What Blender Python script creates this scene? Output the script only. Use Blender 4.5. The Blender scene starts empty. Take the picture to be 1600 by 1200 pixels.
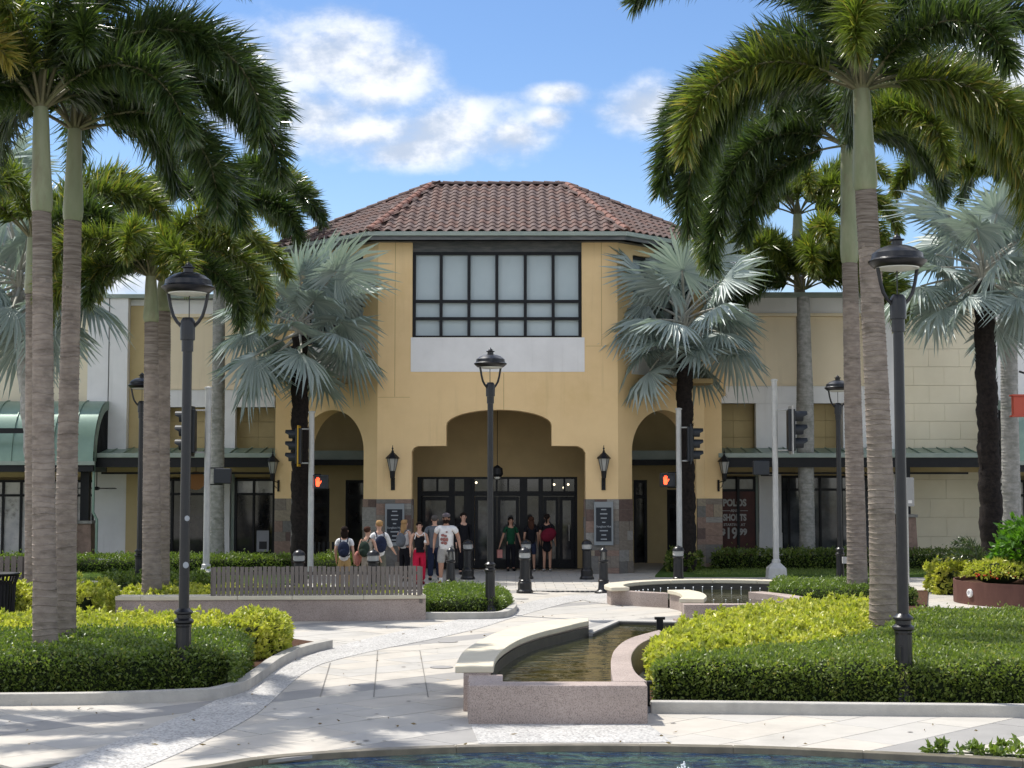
import bpy, math, random
import numpy as np
from mathutils import Vector, Matrix
rnd = random.Random(7); rng = np.random.default_rng(11)
R = math.radians; PI = math.pi
SC = bpy.context.scene; COL = SC.collection

# ------------------------------------------------------------------ camera
F = 2450.0; CAMZ = 2.5; PITCH = math.atan(162/F); CP, SP = math.cos(PITCH), math.sin(PITCH)
cam = bpy.data.cameras.new('camera'); co = bpy.data.objects.new('camera', cam); COL.objects.link(co)
co.location = (0, 0, CAMZ); co.rotation_euler = (PI/2+PITCH, 0, 0)
cam.sensor_width = 36; cam.lens = F*36/1600; cam.clip_end = 3000
SC.camera = co

def ray(px, py):
    a = (px-800)/F; b = (600-py)/F; y = CP-b*SP
    return a/y, (SP+b*CP)/y
def G(px, py, z=0.0):
    u, v = ray(px, py); D = (z-CAMZ)/v
    return (u*D, D)
def X(px, D, py=762): return ray(px, py)[0]*D
def Z(py, D): return CAMZ+ray(800, py)[1]*D

# ------------------------------------------------------------------ node helpers
class NT:
    def __init__(s, tree): s.t = tree; s.n = tree.nodes; s.l = tree.links
    def put(s, node, key, val):
        inp = node.inputs[key]
        if isinstance(val, bpy.types.NodeSocket): s.l.new(val, inp)
        elif val is not None: inp.default_value = val
    def new(s, typ, ins=None, out=0, **props):
        nd = s.n.new(typ)
        for k, v in props.items(): setattr(nd, k, v)
        for k, v in (ins or {}).items(): s.put(nd, k, v)
        return nd.outputs[out]
    def m(s, op, a, b=None, c=None, clamp=False):
        nd = s.n.new('ShaderNodeMath'); nd.operation = op; nd.use_clamp = clamp
        s.put(nd, 0, a)
        if b is not None: s.put(nd, 1, b)
        if c is not None: s.put(nd, 2, c)
        return nd.outputs[0]
    def mix(s, f, a, b, blend='MIX'):
        nd = s.n.new('ShaderNodeMix'); nd.data_type = 'RGBA'; nd.blend_type = blend
        s.put(nd, 0, f); s.put(nd, 6, c4(a)); s.put(nd, 7, c4(b))
        return nd.outputs[2]
    def noise(s, vec, scale, detail=4, rough=0.55, out=0, dist=0.0):
        return s.new('ShaderNodeTexNoise', {'Vector': vec, 'Scale': scale, 'Detail': detail, 'Roughness': rough, 'Distortion': dist}, out)
    def ramp(s, f, lo, hi, a=0.0, b=1.0, smooth=True):
        nd = s.n.new('ShaderNodeMapRange'); nd.clamp = True
        if smooth: nd.interpolation_type = 'SMOOTHSTEP'
        for i, v in enumerate((f, lo, hi, a, b)): s.put(nd, i, v)
        return nd.outputs[0]
def c4(c):
    if isinstance(c, (tuple, list)): return (*c, 1.0) if len(c) == 3 else c
    return c

# ------------------------------------------------------------------ world, sun, exposure
SUN = Vector((-2.23, 1.75, 5.0)).normalized()
elev = math.asin(SUN.z)
W = bpy.data.worlds.new('World'); SC.world = W; W.use_nodes = True
w = NT(W.node_tree)
for nd in list(w.n): w.n.remove(nd)
sky = w.n.new('ShaderNodeTexSky'); sky.sky_type = 'NISHITA'; sky.sun_disc = False
sky.sun_elevation = elev; sky.sun_rotation = math.atan2(SUN.x, SUN.y)
sky.air_density = 1.0; sky.dust_density = 0.35; sky.ozone_density = 1.6
gen = w.new('ShaderNodeTexCoord', out=0)
sep = w.n.new('ShaderNodeSeparateXYZ'); w.l.new(gen, sep.inputs[0])
yy = w.m('MAXIMUM', sep.outputs[1], 0.05)
u = w.m('DIVIDE', sep.outputs[0], yy); v = w.m('DIVIDE', sep.outputs[2], yy)
uv = w.new('ShaderNodeCombineXYZ', {0: u, 1: v, 2: 0.0})
# cumulus banks: centre, half width, half height in slope units
blobs = [(345,100,90,60),(390,110,120,72),(500,95,150,86),(590,130,110,80),(455,180,170,62),(575,205,120,45),(700,200,135,60),(800,210,80,38),(640,235,110,34),
         (855,185,40,26),(872,148,52,22),(1022,165,95,48),(1560,140,170,95),(1640,170,110,60),(180,440,190,40),(1230,420,180,45),(150,90,90,40),
         (-200,260,180,60),(1900,60,200,70)]
best = None
for (px, py, rx, ry) in blobs:
    uu, vv = ray(px, py); uu0 = (px-800)/F
    du = w.m('DIVIDE', w.m('SUBTRACT', u, uu), rx/F); dv = w.m('DIVIDE', w.m('SUBTRACT', v, vv), ry/F)
    d = w.m('SUBTRACT', 1.0, w.m('SQRT', w.m('ADD', w.m('MULTIPLY', du, du), w.m('MULTIPLY', dv, dv))))
    best = d if best is None else w.m('SMOOTH_MAX', best, d, 0.30)
front = w.m('GREATER_THAN', sep.outputs[1], 0.06)
mp = w.new('ShaderNodeVectorMath', {0: uv, 1: (1.0, 1.45, 1.0)}, operation='MULTIPLY')
n1 = w.noise(mp, 13, 9, 0.60); n2 = w.noise(mp, 40, 6, 0.6)
dens = w.m('ADD', best, w.m('MULTIPLY', w.m('SUBTRACT', n1, 0.5), 2.1))
cm = w.ramp(dens, -0.22, 0.72)
# clouds over the unseen rest of the sky, brightened to fill the shaded fronts
pl = w.new('ShaderNodeVectorMath', {0: gen, 1: w.m('MAXIMUM', sep.outputs[2], 0.06)}, operation='DIVIDE')
gn = w.noise(pl, 1.3, 7, 0.55)
gm = w.m('MULTIPLY', w.ramp(gn, 0.44, 0.60), w.m('GREATER_THAN', sep.outputs[2], 0.0))
inview = w.m('MULTIPLY', front, w.ramp(w.m('ABSOLUTE', u), 0.6, 0.45))
inview = w.m('MULTIPLY', inview, w.ramp(v, 0.6, 0.45))
mask = w.m('ADD', w.m('MULTIPLY', w.m('MULTIPLY', cm, front), inview), w.m('MULTIPLY', gm, w.m('SUBTRACT', 1.0, inview)), clamp=True)
mask = w.m('MULTIPLY', mask, 0.93)
up = w.new('ShaderNodeVectorMath', {0: mp, 1: (0.007, -0.016, 0.0)}, operation='ADD')
n3 = w.noise(up, 13, 9, 0.60)
lit = w.ramp(w.m('ADD', w.m('MULTIPLY', w.m('SUBTRACT', n3, n1), -3.2), w.m('MULTIPLY', w.m('SUBTRACT', n2, 0.5), 0.9)), -0.45, 0.40)
ccol = w.mix(lit, (3.0, 3.45, 4.2), (5.5, 5.6, 5.8))
ccol = w.mix(inview, (12.0, 11.9, 11.8), ccol)  # unseen clouds made far brighter than those in view, as added fill
skyc = w.mix(w.ramp(v, 0.0, 0.32), (0.78, 0.82, 0.86), (0.55, 0.65, 0.78))
skyc = w.mix(1.0, sky.outputs[0], skyc, 'MULTIPLY')
bg = w.n.new('ShaderNodeBackground'); w.l.new(w.mix(mask, skyc, ccol), bg.inputs[0]); bg.inputs[1].default_value = 0.115
wo = w.n.new('ShaderNodeOutputWorld'); w.l.new(bg.outputs[0], wo.inputs[0])

sl = bpy.data.lights.new('sun', 'SUN'); sl.energy = 3.35; sl.angle = R(0.5); sl.color = (1.0, 0.955, 0.88)
so = bpy.data.objects.new('sun', sl); COL.objects.link(so); so.location = SUN*60
so.rotation_euler = (-SUN).to_track_quat('-Z', 'Y').to_euler()
SC.view_settings.view_transform = 'Standard'; SC.view_settings.look = 'None'
SC.view_settings.gamma = 1; SC.view_settings.use_curve_mapping = False
SC.view_settings.exposure = 0.80

# ------------------------------------------------------------------ materials
MATS = {}
def mat(name, col, rough=0.7, spec=0.3, metal=0.0, col2=None, nscale=6.0, namt=1.0, bump=0.0, bscale=40.0, emit=None, est=1.0,
        stain=None, sscale=1.5, coat=0.0, stretch=(1, 1, 1), coords='Object', streak=None):
    if name in MATS: return MATS[name]
    m = bpy.data.materials.new(name); m.use_nodes = True; t = NT(m.node_tree)
    b = m.node_tree.nodes['Principled BSDF']
    tc = t.n.new('ShaderNodeTexCoord')
    vec = tc.outputs['Object' if coords == 'World' else coords]
    if coords == 'World': vec = t.new('ShaderNodeNewGeometry', out=0)
    vec = t.new('ShaderNodeVectorMath', {0: vec, 1: stretch}, operation='MULTIPLY')
    c = c4(col)
    if col2 is not None:
        n = t.noise(vec, nscale, 5, 0.6)
        c = t.mix(t.ramp(n, 0.5-0.22/namt, 0.5+0.22/namt), col, col2)
    if streak is not None:
        sv = t.new('ShaderNodeVectorMath', {0: vec, 1: (2.2, 2.2, 0.10)}, operation='MULTIPLY')
        c = t.mix(t.m('MULTIPLY', t.ramp(t.noise(sv, 2.0, 6, 0.7), 0.50, 0.80, 0, 0.6), t.ramp(t.noise(vec, 0.45, 3, 0.5), 0.4, 0.65)), c, streak)
    if stain is not None:
        n = t.noise(vec, sscale, 6, 0.65)
        c = t.mix(t.ramp(n, 0.5, 0.75, 0, 0.7), c, stain)
    t.put(b, 'Base Color', c); b.inputs['Roughness'].default_value = rough
    b.inputs['Specular IOR Level'].default_value = spec; b.inputs['Metallic'].default_value = metal
    b.inputs['Coat Weight'].default_value = coat
    if bump:
        h = t.noise(vec, bscale, 4, 0.6)
        bn = t.new('ShaderNodeBump', {'Height': h, 'Strength': bump, 'Distance': 0.02}); t.l.new(bn, b.inputs['Normal'])
    if emit:
        b.inputs['Emission Color'].default_value = c4(emit); b.inputs['Emission Strength'].default_value = est
    MATS[name] = m; return m
def leafmat(name, a, b_, trans=0.35, rough=0.4, spec=0.5, c=None, tcol=None):
    m = bpy.data.materials.new(name); m.use_nodes = True; t = NT(m.node_tree)
    b = m.node_tree.nodes['Principled BSDF']; out = m.node_tree.nodes['Material Output']
    at = t.new('ShaderNodeAttribute', out=2, attribute_name='tint')
    col = t.mix(at, a, b_)
    if c is not None: col = t.mix(t.ramp(at, 0.82, 1.0), col, c)
    t.put(b, 'Base Color', col); b.inputs['Roughness'].default_value = rough; b.inputs['Specular IOR Level'].default_value = spec
    tc = t.mix(1.0, col, tcol or (1.5, 1.7, 0.7), 'MULTIPLY')
    tr = t.new('ShaderNodeBsdfTranslucent', {'Color': tc})
    mx = t.n.new('ShaderNodeMixShader'); mx.inputs[0].default_value = trans
    t.l.new(b.outputs[0], mx.inputs[1]); t.l.new(tr, mx.inputs[2]); t.l.new(mx.outputs[0], out.inputs[0])
    MATS[name] = m; return m

stucco = mat('yellow_stucco', (0.78, 0.57, 0.31), 0.85, 0.15, col2=(0.73, 0.525, 0.28), nscale=1.1, bump=0.25, bscale=60, stain=(0.66, 0.47, 0.23), sscale=0.5, streak=(0.50, 0.36, 0.19))
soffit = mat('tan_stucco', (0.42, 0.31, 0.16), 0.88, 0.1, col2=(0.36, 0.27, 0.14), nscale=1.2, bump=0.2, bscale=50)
cream = mat('cream_stucco', (0.79, 0.68, 0.50), 0.88, 0.1, streak=(0.5,0.43,0.32), col2=(0.75, 0.64, 0.465), nscale=0.8, bump=0.15, bscale=50)
cream2 = mat('cream_block_paint', (0.72, 0.65, 0.49), 0.88, 0.1, col2=(0.68, 0.61, 0.455), nscale=1.5, bump=0.2, bscale=50)
tan = mat('tan_paint', (0.52, 0.41, 0.22), 0.88, 0.1, col2=(0.46, 0.36, 0.19), nscale=1.2, bump=0.2)
white = mat('white_stucco', (0.78, 0.77, 0.76), 0.85, 0.1, streak=(0.52,0.51,0.49), col2=(0.69, 0.68, 0.67), nscale=0.9, bump=0.1)
black = mat('black_metal', (0.006, 0.007, 0.009), 0.5, 0.25, col2=(0.010, 0.010, 0.012), nscale=9)
lampblack = mat('lamp_black_paint', (0.005, 0.0055, 0.008), 0.33, 0.42, col2=(0.009, 0.009, 0.011), nscale=5, stain=(0.016, 0.015, 0.014), sscale=7, bump=0.05, bscale=90)
fascia = mat('dark_fascia', (0.07, 0.08, 0.085), 0.6, 0.3, col2=(0.14, 0.14, 0.14), nscale=2.5, stretch=(1, 1, 5))
gutter = mat('grey_green_gutter', (0.24, 0.29, 0.25), 0.5, 0.4, col2=(0.30, 0.34, 0.30), nscale=2)
greenmetal = mat('green_metal_roof', (0.16, 0.24, 0.19), 0.33, 0.5, metal=0.25, col2=(0.20, 0.29, 0.23), nscale=1.5)
pane = mat('frosted_pane', (0.40, 0.47, 0.49), 0.25, 0.5, col2=(0.36, 0.43, 0.45), nscale=0.7, bump=0.02, bscale=3)
def glassmat(name, a, b_, sc=1.2, rough=0.06):
    return mat(name, a, rough, 0.5, col2=b_, nscale=sc, namt=1.5, stain=(0.05, 0.045, 0.035), sscale=3.0)
darkglass = glassmat('dark_glass', (0.006, 0.006, 0.008), (0.03, 0.03, 0.033))
shopglass = glassmat('shop_glass', (0.035, 0.04, 0.045), (0.11, 0.115, 0.12), 0.9)
brightglass = glassmat('painted_reflection_glass', (0.34, 0.34, 0.37), (0.60, 0.58, 0.56), 0.8)  # pale base colour stands in for reflections in these panes
ceramic = mat('lens', (0.6, 0.6, 0.55), 0.3, 0.5)
tilemats = [mat('roof_tile_%s' % n, c, 0.8, 0.25, col2=tuple(x*0.72 for x in c), nscale=9, bump=0.3, bscale=60, stain=tuple(x*0.5 for x in c), sscale=4)
            for n, c in (('brown', (0.128, 0.086, 0.075)), ('mauve', (0.145, 0.102, 0.093)), ('red', (0.152, 0.090, 0.074)))]
ridgem = mat('ridge_tile_clay', (0.24, 0.115, 0.085), 0.8, 0.25, col2=(0.15, 0.08, 0.065), nscale=6, bump=0.3)
stonemats = [mat('stone_%s' % n, c, 0.85, 0.2, col2=tuple(x*0.7 for x in c), nscale=5, bump=0.5, bscale=25, stain=tuple(x*0.55 for x in c), sscale=8)
             for n, c in (('grey', (0.19, 0.18, 0.165)), ('sand', (0.32, 0.27, 0.20)), ('pink', (0.28, 0.195, 0.155)), ('brown', (0.15, 0.105, 0.09)), ('pale', (0.30, 0.285, 0.26)), ('taupe', (0.24, 0.205, 0.17)))]
def aggregate(name, a, b_, c, scale, bump=0.4, coarse=(0.9, 1.06)):
    m = bpy.data.materials.new(name); m.use_nodes = True; t = NT(m.node_tree); b = m.node_tree.nodes['Principled BSDF']
    vec = t.new('ShaderNodeNewGeometry', out=0)
    vo = t.n.new('ShaderNodeTexVoronoi'); t.l.new(vec, vo.inputs['Vector']); vo.inputs['Scale'].default_value = scale
    sepc = t.n.new('ShaderNodeSeparateColor'); t.l.new(vo.outputs['Color'], sepc.inputs[0])
    col = t.mix(t.ramp(sepc.outputs[0], 0.25, 0.55), a, b_); col = t.mix(t.ramp(sepc.outputs[1], 0.70, 0.9), col, c)
    lg = t.noise(vec, 0.9, 5, 0.6)
    k = t.ramp(lg, 0.3, 0.7, coarse[0], coarse[1])
    cc = t.new('ShaderNodeCombineXYZ', {0: k, 1: k, 2: k})
    col = t.mix(1.0, col, cc, 'MULTIPLY')
    t.put(b, 'Base Color', col); b.inputs['Roughness'].default_value = 0.75; b.inputs['Specular IOR Level'].default_value = 0.3
    bn = t.new('ShaderNodeBump', {'Height': vo.outputs['Distance'], 'Strength': bump, 'Distance': 0.006}); t.l.new(bn, b.inputs['Normal'])
    MATS[name] = m; return m
granite = aggregate('pink_granite', (0.34, 0.275, 0.24), (0.41, 0.335, 0.295), (0.23, 0.185, 0.165), 125, 0.5, (0.8, 1.1))
pebble = aggregate('pebble_aggregate', (0.36, 0.355, 0.34), (0.49, 0.475, 0.45), (0.27, 0.255, 0.24), 45)
capstone = mat('limestone_cap', (0.58, 0.525, 0.41), 0.8, 0.2, col2=(0.53, 0.48, 0.37), nscale=3, bump=0.12, bscale=70, stain=(0.50, 0.46, 0.37), sscale=2.5, coords='World')
concrete = mat('curb_concrete', (0.44, 0.42, 0.38), 0.85, 0.2, col2=(0.36, 0.345, 0.315), nscale=4, bump=0.3, bscale=50, stain=(0.26, 0.25, 0.23), sscale=1.4, coords='World')
slabm = [mat('slab_%s' % n, c, 0.8, 0.2, col2=tuple(x*0.90 for x in c), nscale=2.2, bump=0.1, bscale=90, stain=tuple(x*0.70 for x in c), sscale=0.9, coords='World')
         for n, c in (('cream', (0.455, 0.43, 0.385)), ('warm', (0.475, 0.44, 0.385)), ('cool', (0.435, 0.415, 0.38)), ('grey', (0.30, 0.29, 0.275)))]
joint = mat('joint_mortar', (0.20, 0.19, 0.17), 0.9)
groundm = mat('far_paving', (0.44, 0.42, 0.38), 0.85, 0.2, col2=(0.38, 0.365, 0.33), nscale=0.4, coords='World', bump=0.1)
soil = mat('mulch', (0.055, 0.03, 0.02), 0.95, 0.1, col2=(0.10, 0.055, 0.035), nscale=35, bump=0.8, bscale=60, coords='World')
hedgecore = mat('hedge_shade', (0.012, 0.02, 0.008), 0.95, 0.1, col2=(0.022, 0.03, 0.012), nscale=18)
turf = mat('turf', (0.045, 0.085, 0.018), 0.9, 0.1, col2=(0.075, 0.125, 0.03), nscale=5, bump=0.6, bscale=90, coords='World')
wood = mat('weathered_wood', (0.135, 0.118, 0.108), 0.85, 0.2, col2=(0.20, 0.175, 0.155), nscale=8, stretch=(3, 3, 0.5), bump=0.4, bscale=30)
galv = mat('galvanised_pole', (0.50, 0.50, 0.48), 0.5, 0.4, metal=0.15, col2=(0.42, 0.42, 0.41), nscale=6)
signalyellow = mat('signal_yellow', (0.55, 0.33, 0.03), 0.5)
signalbody = mat('signal_dark_housing', (0.02, 0.024, 0.03), 0.45, 0.4)
redglow = mat('red_hand_lamp', (0.8, 0.08, 0.03), 0.5, emit=(1.0, 0.075, 0.025), est=2.2)
corten = mat('rusted_steel', (0.095, 0.042, 0.032), 0.75, 0.3, col2=(0.14, 0.065, 0.048), nscale=2.5, stretch=(1, 1, 0.4), bump=0.2)
redpaint = mat('red_sign_paint', (0.42, 0.075, 0.045), 0.5)
trunkm = mat('palm_trunk_grey', (0.30, 0.255, 0.215), 0.85, 0.2, col2=(0.20, 0.165, 0.14), nscale=5, stretch=(1, 1, 2.5), bump=0.5, bscale=30, stain=(0.10, 0.085, 0.07), sscale=3)
trunktop = mat('palm_trunk_young', (0.27, 0.235, 0.20), 0.85, 0.2, col2=(0.13, 0.105, 0.088), nscale=4, stretch=(0.6, 0.6, 9), bump=0.6, bscale=25)
trunkscar = mat('trunk_ring_scar', (0.075, 0.06, 0.05), 0.9, 0.1, col2=(0.13, 0.105, 0.085), nscale=9)
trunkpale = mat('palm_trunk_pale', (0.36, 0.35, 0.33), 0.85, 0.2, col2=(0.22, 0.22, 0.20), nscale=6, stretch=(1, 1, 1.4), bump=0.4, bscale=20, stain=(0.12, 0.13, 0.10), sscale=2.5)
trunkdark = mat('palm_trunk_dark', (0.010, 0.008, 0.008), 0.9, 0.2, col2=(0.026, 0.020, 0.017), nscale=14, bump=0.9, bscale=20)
shaft = mat('crownshaft_green', (0.165, 0.195, 0.105), 0.5, 0.35, col2=(0.235, 0.245, 0.15), nscale=4, stretch=(1, 1, 0.3), stain=(0.13, 0.11, 0.065), sscale=3)
petiole = mat('petiole_tan', (0.15, 0.13, 0.075), 0.6, 0.3, col2=(0.11, 0.12, 0.05), nscale=4)
petpale = mat('petiole_silver', (0.36, 0.35, 0.30), 0.6, 0.3)
frondA = leafmat('frond_leaf', (0.018, 0.040, 0.016), (0.085, 0.118, 0.030), 0.30, 0.28, 0.75)
frondB = leafmat('frond_leaf_yellow_lit', (0.040, 0.070, 0.016), (0.175, 0.205, 0.038), 0.34, 0.30, 0.65, c=(0.27, 0.22, 0.05))  # yellow fronds; the brightness of sunlit crowns is also put into this colour
fanm = leafmat('silver_fan_leaf', (0.24, 0.30, 0.285), (0.40, 0.455, 0.43), 0.18, 0.42, 0.4, tcol=(1.0, 1.15, 0.85))
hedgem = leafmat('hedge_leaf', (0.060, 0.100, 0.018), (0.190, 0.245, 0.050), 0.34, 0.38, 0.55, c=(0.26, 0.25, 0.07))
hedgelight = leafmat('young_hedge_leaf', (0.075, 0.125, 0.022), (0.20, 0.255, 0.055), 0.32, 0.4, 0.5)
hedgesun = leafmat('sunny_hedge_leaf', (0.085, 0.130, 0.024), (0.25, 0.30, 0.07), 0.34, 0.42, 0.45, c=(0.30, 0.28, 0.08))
yellowm = leafmat('yellow_shrub_leaf', (0.26, 0.30, 0.04), (0.58, 0.55, 0.11), 0.30, 0.42, 0.45)
bushm = leafmat('bright_bush_leaf', (0.045, 0.12, 0.012), (0.13, 0.27, 0.03), 0.35, 0.35, 0.5)
def watermat(name, col, rough, bsc, bst, col2=None, dist=0.05):
    m = bpy.data.materials.new(name); m.use_nodes = True; t = NT(m.node_tree); b = m.node_tree.nodes['Principled BSDF']
    vec = t.new('ShaderNodeNewGeometry', out=0)
    st = t.new('ShaderNodeVectorMath', {0: vec, 1: (0.8, 1.25, 1)}, operation='MULTIPLY')
    c = t.mix(t.ramp(t.noise(st, bsc*0.6, 3, 0.5, dist=1.0), 0.4, 0.62), col, col2 or col)
    t.put(b, 'Base Color', c); b.inputs['Roughness'].default_value = rough; b.inputs['IOR'].default_value = 1.33
    b.inputs['Specular IOR Level'].default_value = 0.5
    h = t.m('ADD', t.noise(st, bsc, 3, 0.5, dist=0.6), t.m('MULTIPLY', t.noise(st, bsc*3.1, 2, 0.5), 0.25))
    bn = t.new('ShaderNodeBump', {'Height': h, 'Strength': bst, 'Distance': dist}); t.l.new(bn, b.inputs['Normal'])
    MATS[name] = m; return m
poolw = watermat('pool_water', (0.008, 0.028, 0.065), 0.02, 4.5, 1.0, (0.06, 0.11, 0.085), 0.30)
basinw = watermat('basin_water', (0.020, 0.022, 0.006), 0.03, 2.2, 0.35, (0.038, 0.038, 0.010), 0.04)
foam = mat('white_water', (0.85, 0.87, 0.88), 0.3, 0.5)
rimdark = mat('wet_pool_rim', (0.12, 0.105, 0.075), 0.4, 0.5, col2=(0.19, 0.165, 0.12), nscale=6, coords='World')
basinside = mat('dark_basin_tile', (0.035, 0.033, 0.028), 0.5, 0.4, col2=(0.06, 0.055, 0.045), nscale=7, coords='World')

# ------------------------------------------------------------------ mesh helpers
class MB:
    def __init__(s): s.v = []; s.f = []; s.mi = []; s.cur = 0
    def add(s, vs, fs):
        o = len(s.v); s.v += [tuple(p) for p in vs]; s.f += [tuple(i+o for i in f) for f in fs]; s.mi += [s.cur]*len(fs); return s
    def box(s, x0, x1, y0, y1, z0, z1, M=None):
        vs = [(x0,y0,z0),(x1,y0,z0),(x1,y1,z0),(x0,y1,z0),(x0,y0,z1),(x1,y0,z1),(x1,y1,z1),(x0,y1,z1)]
        if M is not None: vs = [tuple(M @ Vector(p)) for p in vs]
        return s.add(vs, [(0,3,2,1),(4,5,6,7),(0,1,5,4),(1,2,6,5),(2,3,7,6),(3,0,4,7)])
    def prism(s, pts, z0, z1, cap=True):
        n = len(pts); a = sum(pts[i][0]*pts[(i+1)%n][1]-pts[(i+1)%n][0]*pts[i][1] for i in range(n))
        if a < 0: pts = pts[::-1]
        vs = [(p[0],p[1],z0) for p in pts]+[(p[0],p[1],z1) for p in pts]
        fs = [(i,(i+1)%n,n+(i+1)%n,n+i) for i in range(n)]
        if cap: fs += [tuple(range(n,2*n)), tuple(range(n-1,-1,-1))]
        return s.add(vs, fs)
    def strip(s, A, B, z0, z1):     # solid between two parallel polylines
        n = len(A); vs = [(p[0],p[1],z) for z in (z0,z1) for P_ in (A,B) for p in P_]
        a0, b0, a1, b1 = 0, n, 2*n, 3*n; fs = []
        for i in range(n-1):
            fs += [(a1+i,a1+i+1,b1+i+1,b1+i),(a0+i,b0+i,b0+i+1,a0+i+1),(a0+i,a0+i+1,a1+i+1,a1+i),(b0+i,b1+i,b1+i+1,b0+i+1)]
        fs += [(a0,a1,b1,b0),(a0+n-1,b0+n-1,b1+n-1,a1+n-1)]
        return s.add(vs, fs)
    def lathe(s, prof, cx=0, cy=0, seg=20, flute=0, M=None):
        o = []; 
        for (r, z) in prof:
            for k in range(seg):
                a = 2*PI*k/seg; rr = r*(1-flute*(k % 2))
                p = (cx+rr*math.cos(a), cy+rr*math.sin(a), z)
                o.append(tuple(M @ Vector(p)) if M is not None else p)
        fs = [(i*seg+k, i*seg+(k+1)%seg, (i+1)*seg+(k+1)%seg, (i+1)*seg+k) for i in range(len(prof)-1) for k in range(seg)]
        fs += [tuple(range(seg-1,-1,-1)), tuple(range((len(prof)-1)*seg, len(prof)*seg))]
        return s.add(o, fs)
    def tube(s, path, radii, seg=8, caps=True):
        path = [Vector(p) for p in path]
        if not isinstance(radii, (list, tuple)): radii = [radii]*len(path)
        o = []; prev = None
        for i, p in enumerate(path):
            t = (path[min(i+1,len(path)-1)]-path[max(i-1,0)]).normalized()
            ref = Vector((0,0,1)) if abs(t.z) < 0.9 else Vector((1,0,0))
            if prev is None: a = t.cross(ref).normalized()
            else: a = (prev-t*prev.dot(t)).normalized()
            prev = a; b = t.cross(a)
            for k in range(seg):
                an = 2*PI*k/seg; o.append(tuple(p+(a*math.cos(an)+b*math.sin(an))*radii[i]))
        fs = [(i*seg+k, i*seg+(k+1)%seg, (i+1)*seg+(k+1)%seg, (i+1)*seg+k) for i in range(len(path)-1) for k in range(seg)]
        if caps: fs += [tuple(range(seg-1,-1,-1)), tuple(range((len(path)-1)*seg, len(path)*seg))]
        return s.add(o, fs)
    def ell(s, c, r, seg=12, rings=8, M=None):
        pr = [(math.sin(PI*i/rings), -math.cos(PI*i/rings)) for i in range(rings+1)]
        vs = []
        for (q, z) in pr:
            for k in range(seg):
                a = 2*PI*k/seg; p = Vector((q*math.cos(a)*r[0], q*math.sin(a)*r[1], z*r[2]))
                if M is not None: p = M @ p
                vs.append(tuple(p+Vector(c)))
        return s.add(vs, [(i*seg+k, i*seg+(k+1)%seg, (i+1)*seg+(k+1)%seg, (i+1)*seg+k) for i in range(rings) for k in range(seg)])
    def mesh(s, name, mats, smooth=False):
        me = bpy.data.meshes.new(name); me.from_pydata(s.v, [], s.f)
        if not isinstance(mats, (list, tuple)): mats = [mats]
        for m in mats: me.materials.append(m)
        if len(mats) > 1: me.polygons.foreach_set('material_index', s.mi)
        me.validate(); 
        if smooth: shade(me)
        return me
    def build(s, name, mats, parent=None, smooth=False, bevel=0, world=True):
        vs = s.v
        if parent is not None and world:
            L = parent.location if parent.type == 'EMPTY' else parent.parent.location if parent.parent else parent.location
            s.v = [(p[0]-L[0], p[1]-L[1], p[2]-L[2]) for p in vs]
        o = link(name, s.mesh(name, mats, smooth), parent)
        if bevel:
            b = o.modifiers.new('bevel', 'BEVEL'); b.width = bevel; b.segments = 2; b.limit_method = 'ANGLE'; b.angle_limit = R(35)
        return o
def shade(me, ang=40):
    me.polygons.foreach_set('use_smooth', [True]*len(me.polygons))
    try: me.set_sharp_from_angle(angle=R(ang))
    except Exception: pass
def link(name, data, parent=None):
    o = bpy.data.objects.new(name, data); COL.objects.link(o)
    if parent is not None: o.parent = parent
    return o
def tag(o, label=None, cat=None, group=None, kind=None):
    if label: o['label'] = label
    if cat: o['category'] = cat
    if group: o['group'] = group
    if kind: o['kind'] = kind
    return o
def thing(name, label, cat, loc=(0,0,0), rz=0, group=None):
    o = bpy.data.objects.new(name, None); COL.objects.link(o); o.location = loc; o.rotation_euler = (0,0,rz); o.empty_display_size = 0.3
    return tag(o, label, cat, group)
def dup(root, loc, rz, label, group=None, scale=None):
    r = root.copy(); COL.objects.link(r); r.location = loc; r.rotation_euler = (0,0,rz); r['label'] = label
    if group: r['group'] = group
    if scale: r.scale = (scale,)*3
    for ch in list(root.children):
        c = ch.copy(); COL.objects.link(c); c.parent = r
        for g in list(ch.children):
            d = g.copy(); COL.objects.link(d); d.parent = c
    return r
def struct(name, mb, m, **k):
    o = mb.build(name, m, **k); o['kind'] = 'structure'; return o
def spline(pts, n=8):
    out = []; P_ = [pts[0]]+list(pts)+[pts[-1]]
    for i in range(1, len(P_)-2):
        p0, p1, p2, p3 = [np.array(q, float) for q in P_[i-1:i+3]]
        for k in range(n):
            t = k/n; out.append(tuple(0.5*((2*p1)+(-p0+p2)*t+(2*p0-5*p1+4*p2-p3)*t*t+(-p0+3*p1-3*p2+p3)*t**3)))
    out.append(tuple(pts[-1])); return out
def offset(pl, d):
    out = []
    for i, p in enumerate(pl):
        a = np.array(pl[max(i-1,0)], float); b = np.array(pl[min(i+1,len(pl)-1)], float); t = b-a; t /= (np.linalg.norm(t)+1e-9)
        out.append((p[0]-t[1]*d, p[1]+t[0]*d))
    return out

# ------------------------------------------------------------------ ground and paving
struct('ground', MB().add([(-400,-60,-0.06),(400,-60,-0.06),(400,900,-0.06),(-400,900,-0.06)], [(0,1,2,3)]), groundm)
plaza = thing('plaza_paving', None, None, (0, 0, 0)); plaza['kind'] = 'structure'
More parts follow.
